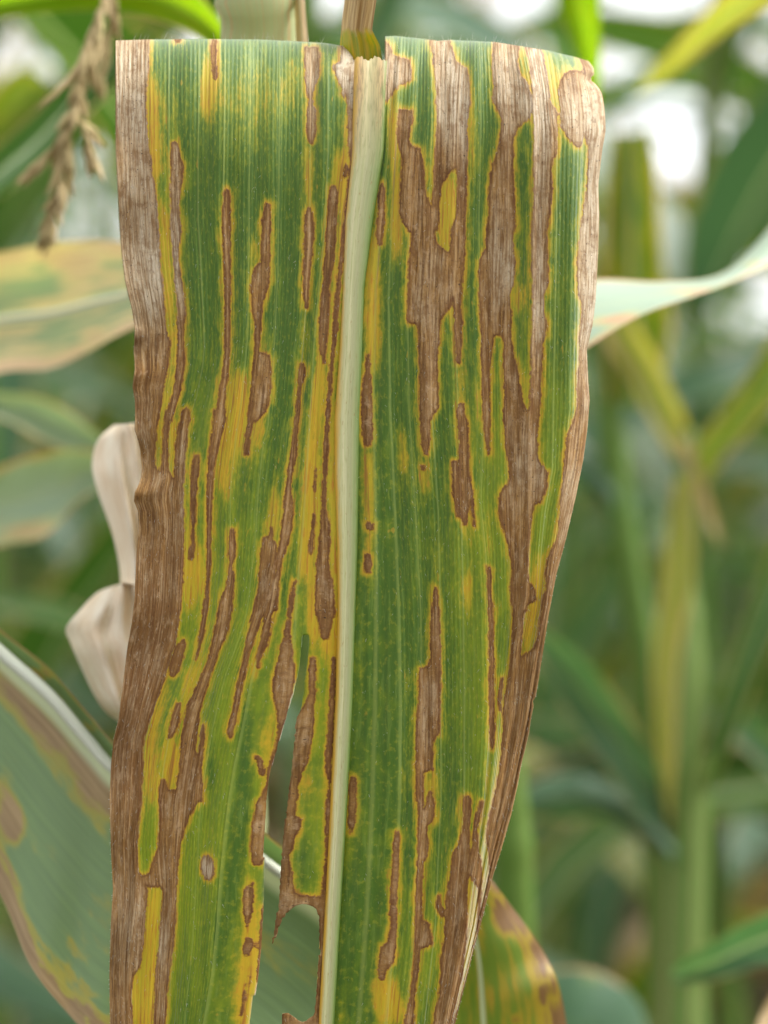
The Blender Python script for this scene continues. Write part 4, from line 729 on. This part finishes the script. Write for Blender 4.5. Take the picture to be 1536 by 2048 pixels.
C_ = empty('maize_plant', ground_under(1330, 520), 'maize plant with slim pale stalk slanting left of the thick green stalk', 'maize plant')
edge_leaf('leaf_sheath', B, M_OLIVE, [(1346,960),(1322,1160),(1304,1320),(1316,1500),(1334,1640)], [(1392,940),(1388,1160),(1360,1320),(1352,1500),(1340,1640)], [455, 452], bulge=-3, wave=1, nr=20, nc=9)
stalk(C_, [(1196,520,520),(1206,700,520),(1222,850,520),(1246,1060,520),(1285,1300,520),(1318,1600,520),(1330,2120,520)], [30,42,60,54,60,68,76], M_STALK)
edge_leaf('leaf', C_, M_FIELD[2], [(1222,268),(1212,350),(1204,450),(1200,560),(1204,660),(1218,800)], [(1302,262),(1316,350),(1322,450),(1330,560),(1346,660),(1300,820)], [500, 500, 510], bulge=12, wave=3, dry=[(1290,480,36,90,.35)], seed=4)
edge_leaf('leaf', C_, M_GLOW, [(1060,-160),(1100,-40),(1128,40),(1150,110),(1168,170),(1184,240)], [(1196,-160),(1202,-40),(1200,40),(1202,110),(1200,170),(1190,245)], [240, 260, 300], bulge=8, wave=2)
edge_leaf('leaf', C_, M_FIELD[1], [(1232,980),(1180,900),(1120,850),(1050,880)], [(1236,1040),(1190,1000),(1120,970),(1050,970)], [515, 540], bulge=-8, wave=2)
E_ = empty('maize_plant', ground_under(1010, 300), 'maize plant of which only a pale green stalk shows low beside the sharp leaf', 'maize plant')
stalk(E_, [(985,1350,300),(1000,1450,300),(1018,1600,300),(1026,1750,300),(1030,1900,300),(1030,2100,300)], [60,66,76,80,80,80], M_STALK)

# ================================================================== THE ROWS BEHIND
def arc_leaf(L, wd, up, droop, rnd_, mat_i, dryv=0):
    nr, nc = 16, 7; vs_, lu, lv, dr = [], [], [], []; x = z = 0; ang = up; tw = rnd_.uniform(-.6, .6); ph = rnd_.uniform(0, 6)
    for i in range(nr):
        s = i/(nr-1); w_ = wd*(min(1, .35+s*4))*(1-s**2.6)**.8*.5+.0005
        for j in range(nc):
            u = j/(nc-1)*2-1; tt = tw*s*1.5
            off = u*w_; vs_.append((x-math.sin(ang)*(abs(u)*w_*.35+math.sin(s*16+ph+u)*.006*abs(u)+off*math.sin(tt)), off*math.cos(tt), z+math.cos(ang)*(abs(u)*w_*.35+math.sin(s*16+ph+u)*.006*abs(u)+off*math.sin(tt))))
            lu.append(u); lv.append(s*L); dr.append(dryv+(.5 if s > .85 else 0)*dryv)
        x += math.cos(ang)*L/nr; z += math.sin(ang)*L/nr; ang -= droop/nr*(.5+1.2*s)
    return vs_, grid_faces(nr, nc), dict(lu=lu, lv=lv, dry=dr)
GROUP = 'maize plants in the rows behind'
LAB = 'out of focus green maize plant in the crop rows behind'
def build_plant(seed):
    r = random.Random(seed); H = r.uniform(1.75, 2.05); root = bpy.data.objects.new('maize_plant', None); COL.objects.link(root); root.empty_display_size = .05
    tag(root, LAB, 'maize plant', GROUP)
    n = 12; pts = [Vector((.02*math.sin(i*.7+seed), .02*math.cos(i*.5+seed), H*i/n)) for i in range(n+1)]
    tube('stalk', pts, [.014*(1-.65*i/n)*(1+.12*(i % 2)) for i in range(n+1)], M_STALK, root, 8, world=False)
    az = r.uniform(0, 6)
    for k in range(12):
        zf = .14+.80*k/12; p = pts[min(n, int(zf*n))]; dry = k < 2
        m_ = M_DRY if dry else M_FIELD[r.choices((0, 1, 2), (5, 5, 2))[0]]
        v, f, a = arc_leaf(r.uniform(.55, .8)*(.75 if k > 9 else 1), r.uniform(.065, .09)*(.7 if k > 9 else 1), R(r.uniform(50, 72)), r.uniform(1.2, 2.6) if not dry else 3.0, r, 0, .8 if dry else r.choice((0, 0, 0, .2)))
        o = mesh('leaf', v, f, m_, root, a, world=False); o.location = p; o.rotation_euler.z = az+k*math.pi+r.uniform(-.5, .5)
    t = tube('tassel', [pts[-1], pts[-1]+Vector((.01, 0, .12)), pts[-1]+Vector((.03, .01, .26))], [.004, .004, .002], M_TASSEL, root, 6, world=False)
    for k in range(6):
        a_ = k*1.05+r.uniform(-.3, .3); b0 = pts[-1]+Vector((0, 0, .03+.012*k)); d_ = Vector((math.cos(a_), math.sin(a_), 0))
        tube('branch', [b0, b0+d_*.05+Vector((0, 0, .09)), b0+d_*.12+Vector((0, 0, .13)), b0+d_*.17+Vector((0, 0, .10))], [.003, .004, .004, .002], M_TASSEL, t, 5, world=False)
    return root
def copy_tree(o, parent=None):
    c = o.copy(); COL.objects.link(c); c.parent = parent
    for ch in o.children: copy_tree(ch, c)
    return c
protos = [build_plant(s) for s in (11, 23, 37, 51)]; usedp = set()
r = random.Random(5); n_pl = 0; ydist = .95
while ydist < 9.5:
    half = .23*(ydist+.45)+.8; x = -half+r.uniform(0, .2)
    while x < half:
        px = x/(ydist+.45)*4500+768                              # thinner where the photograph opens to the sky
        keep = .97 if ydist > 1.5 else .75
        if -50 < px < 330 and ydist < 2.2: keep *= .6
        if r.random() < keep:
            k = r.randrange(4)
            o = protos[k] if k not in usedp else copy_tree(protos[k]); usedp.add(k)
            o.location = (x+r.uniform(-.05, .05), ydist+r.uniform(-.08, .08), 0); o.rotation_euler = (r.uniform(-.05, .05), r.uniform(-.05, .05), r.uniform(0, 6.28)); s_ = r.uniform(.88, 1.1)*(.93 if px > 1130 else 1.0); o.scale = (s_, s_, s_)
            n_pl += 1
        x += r.uniform(.2, .3)
    ydist += .62
print('plants', n_pl, 'objects', len(bpy.data.objects), 'blade faces', len(Ff))
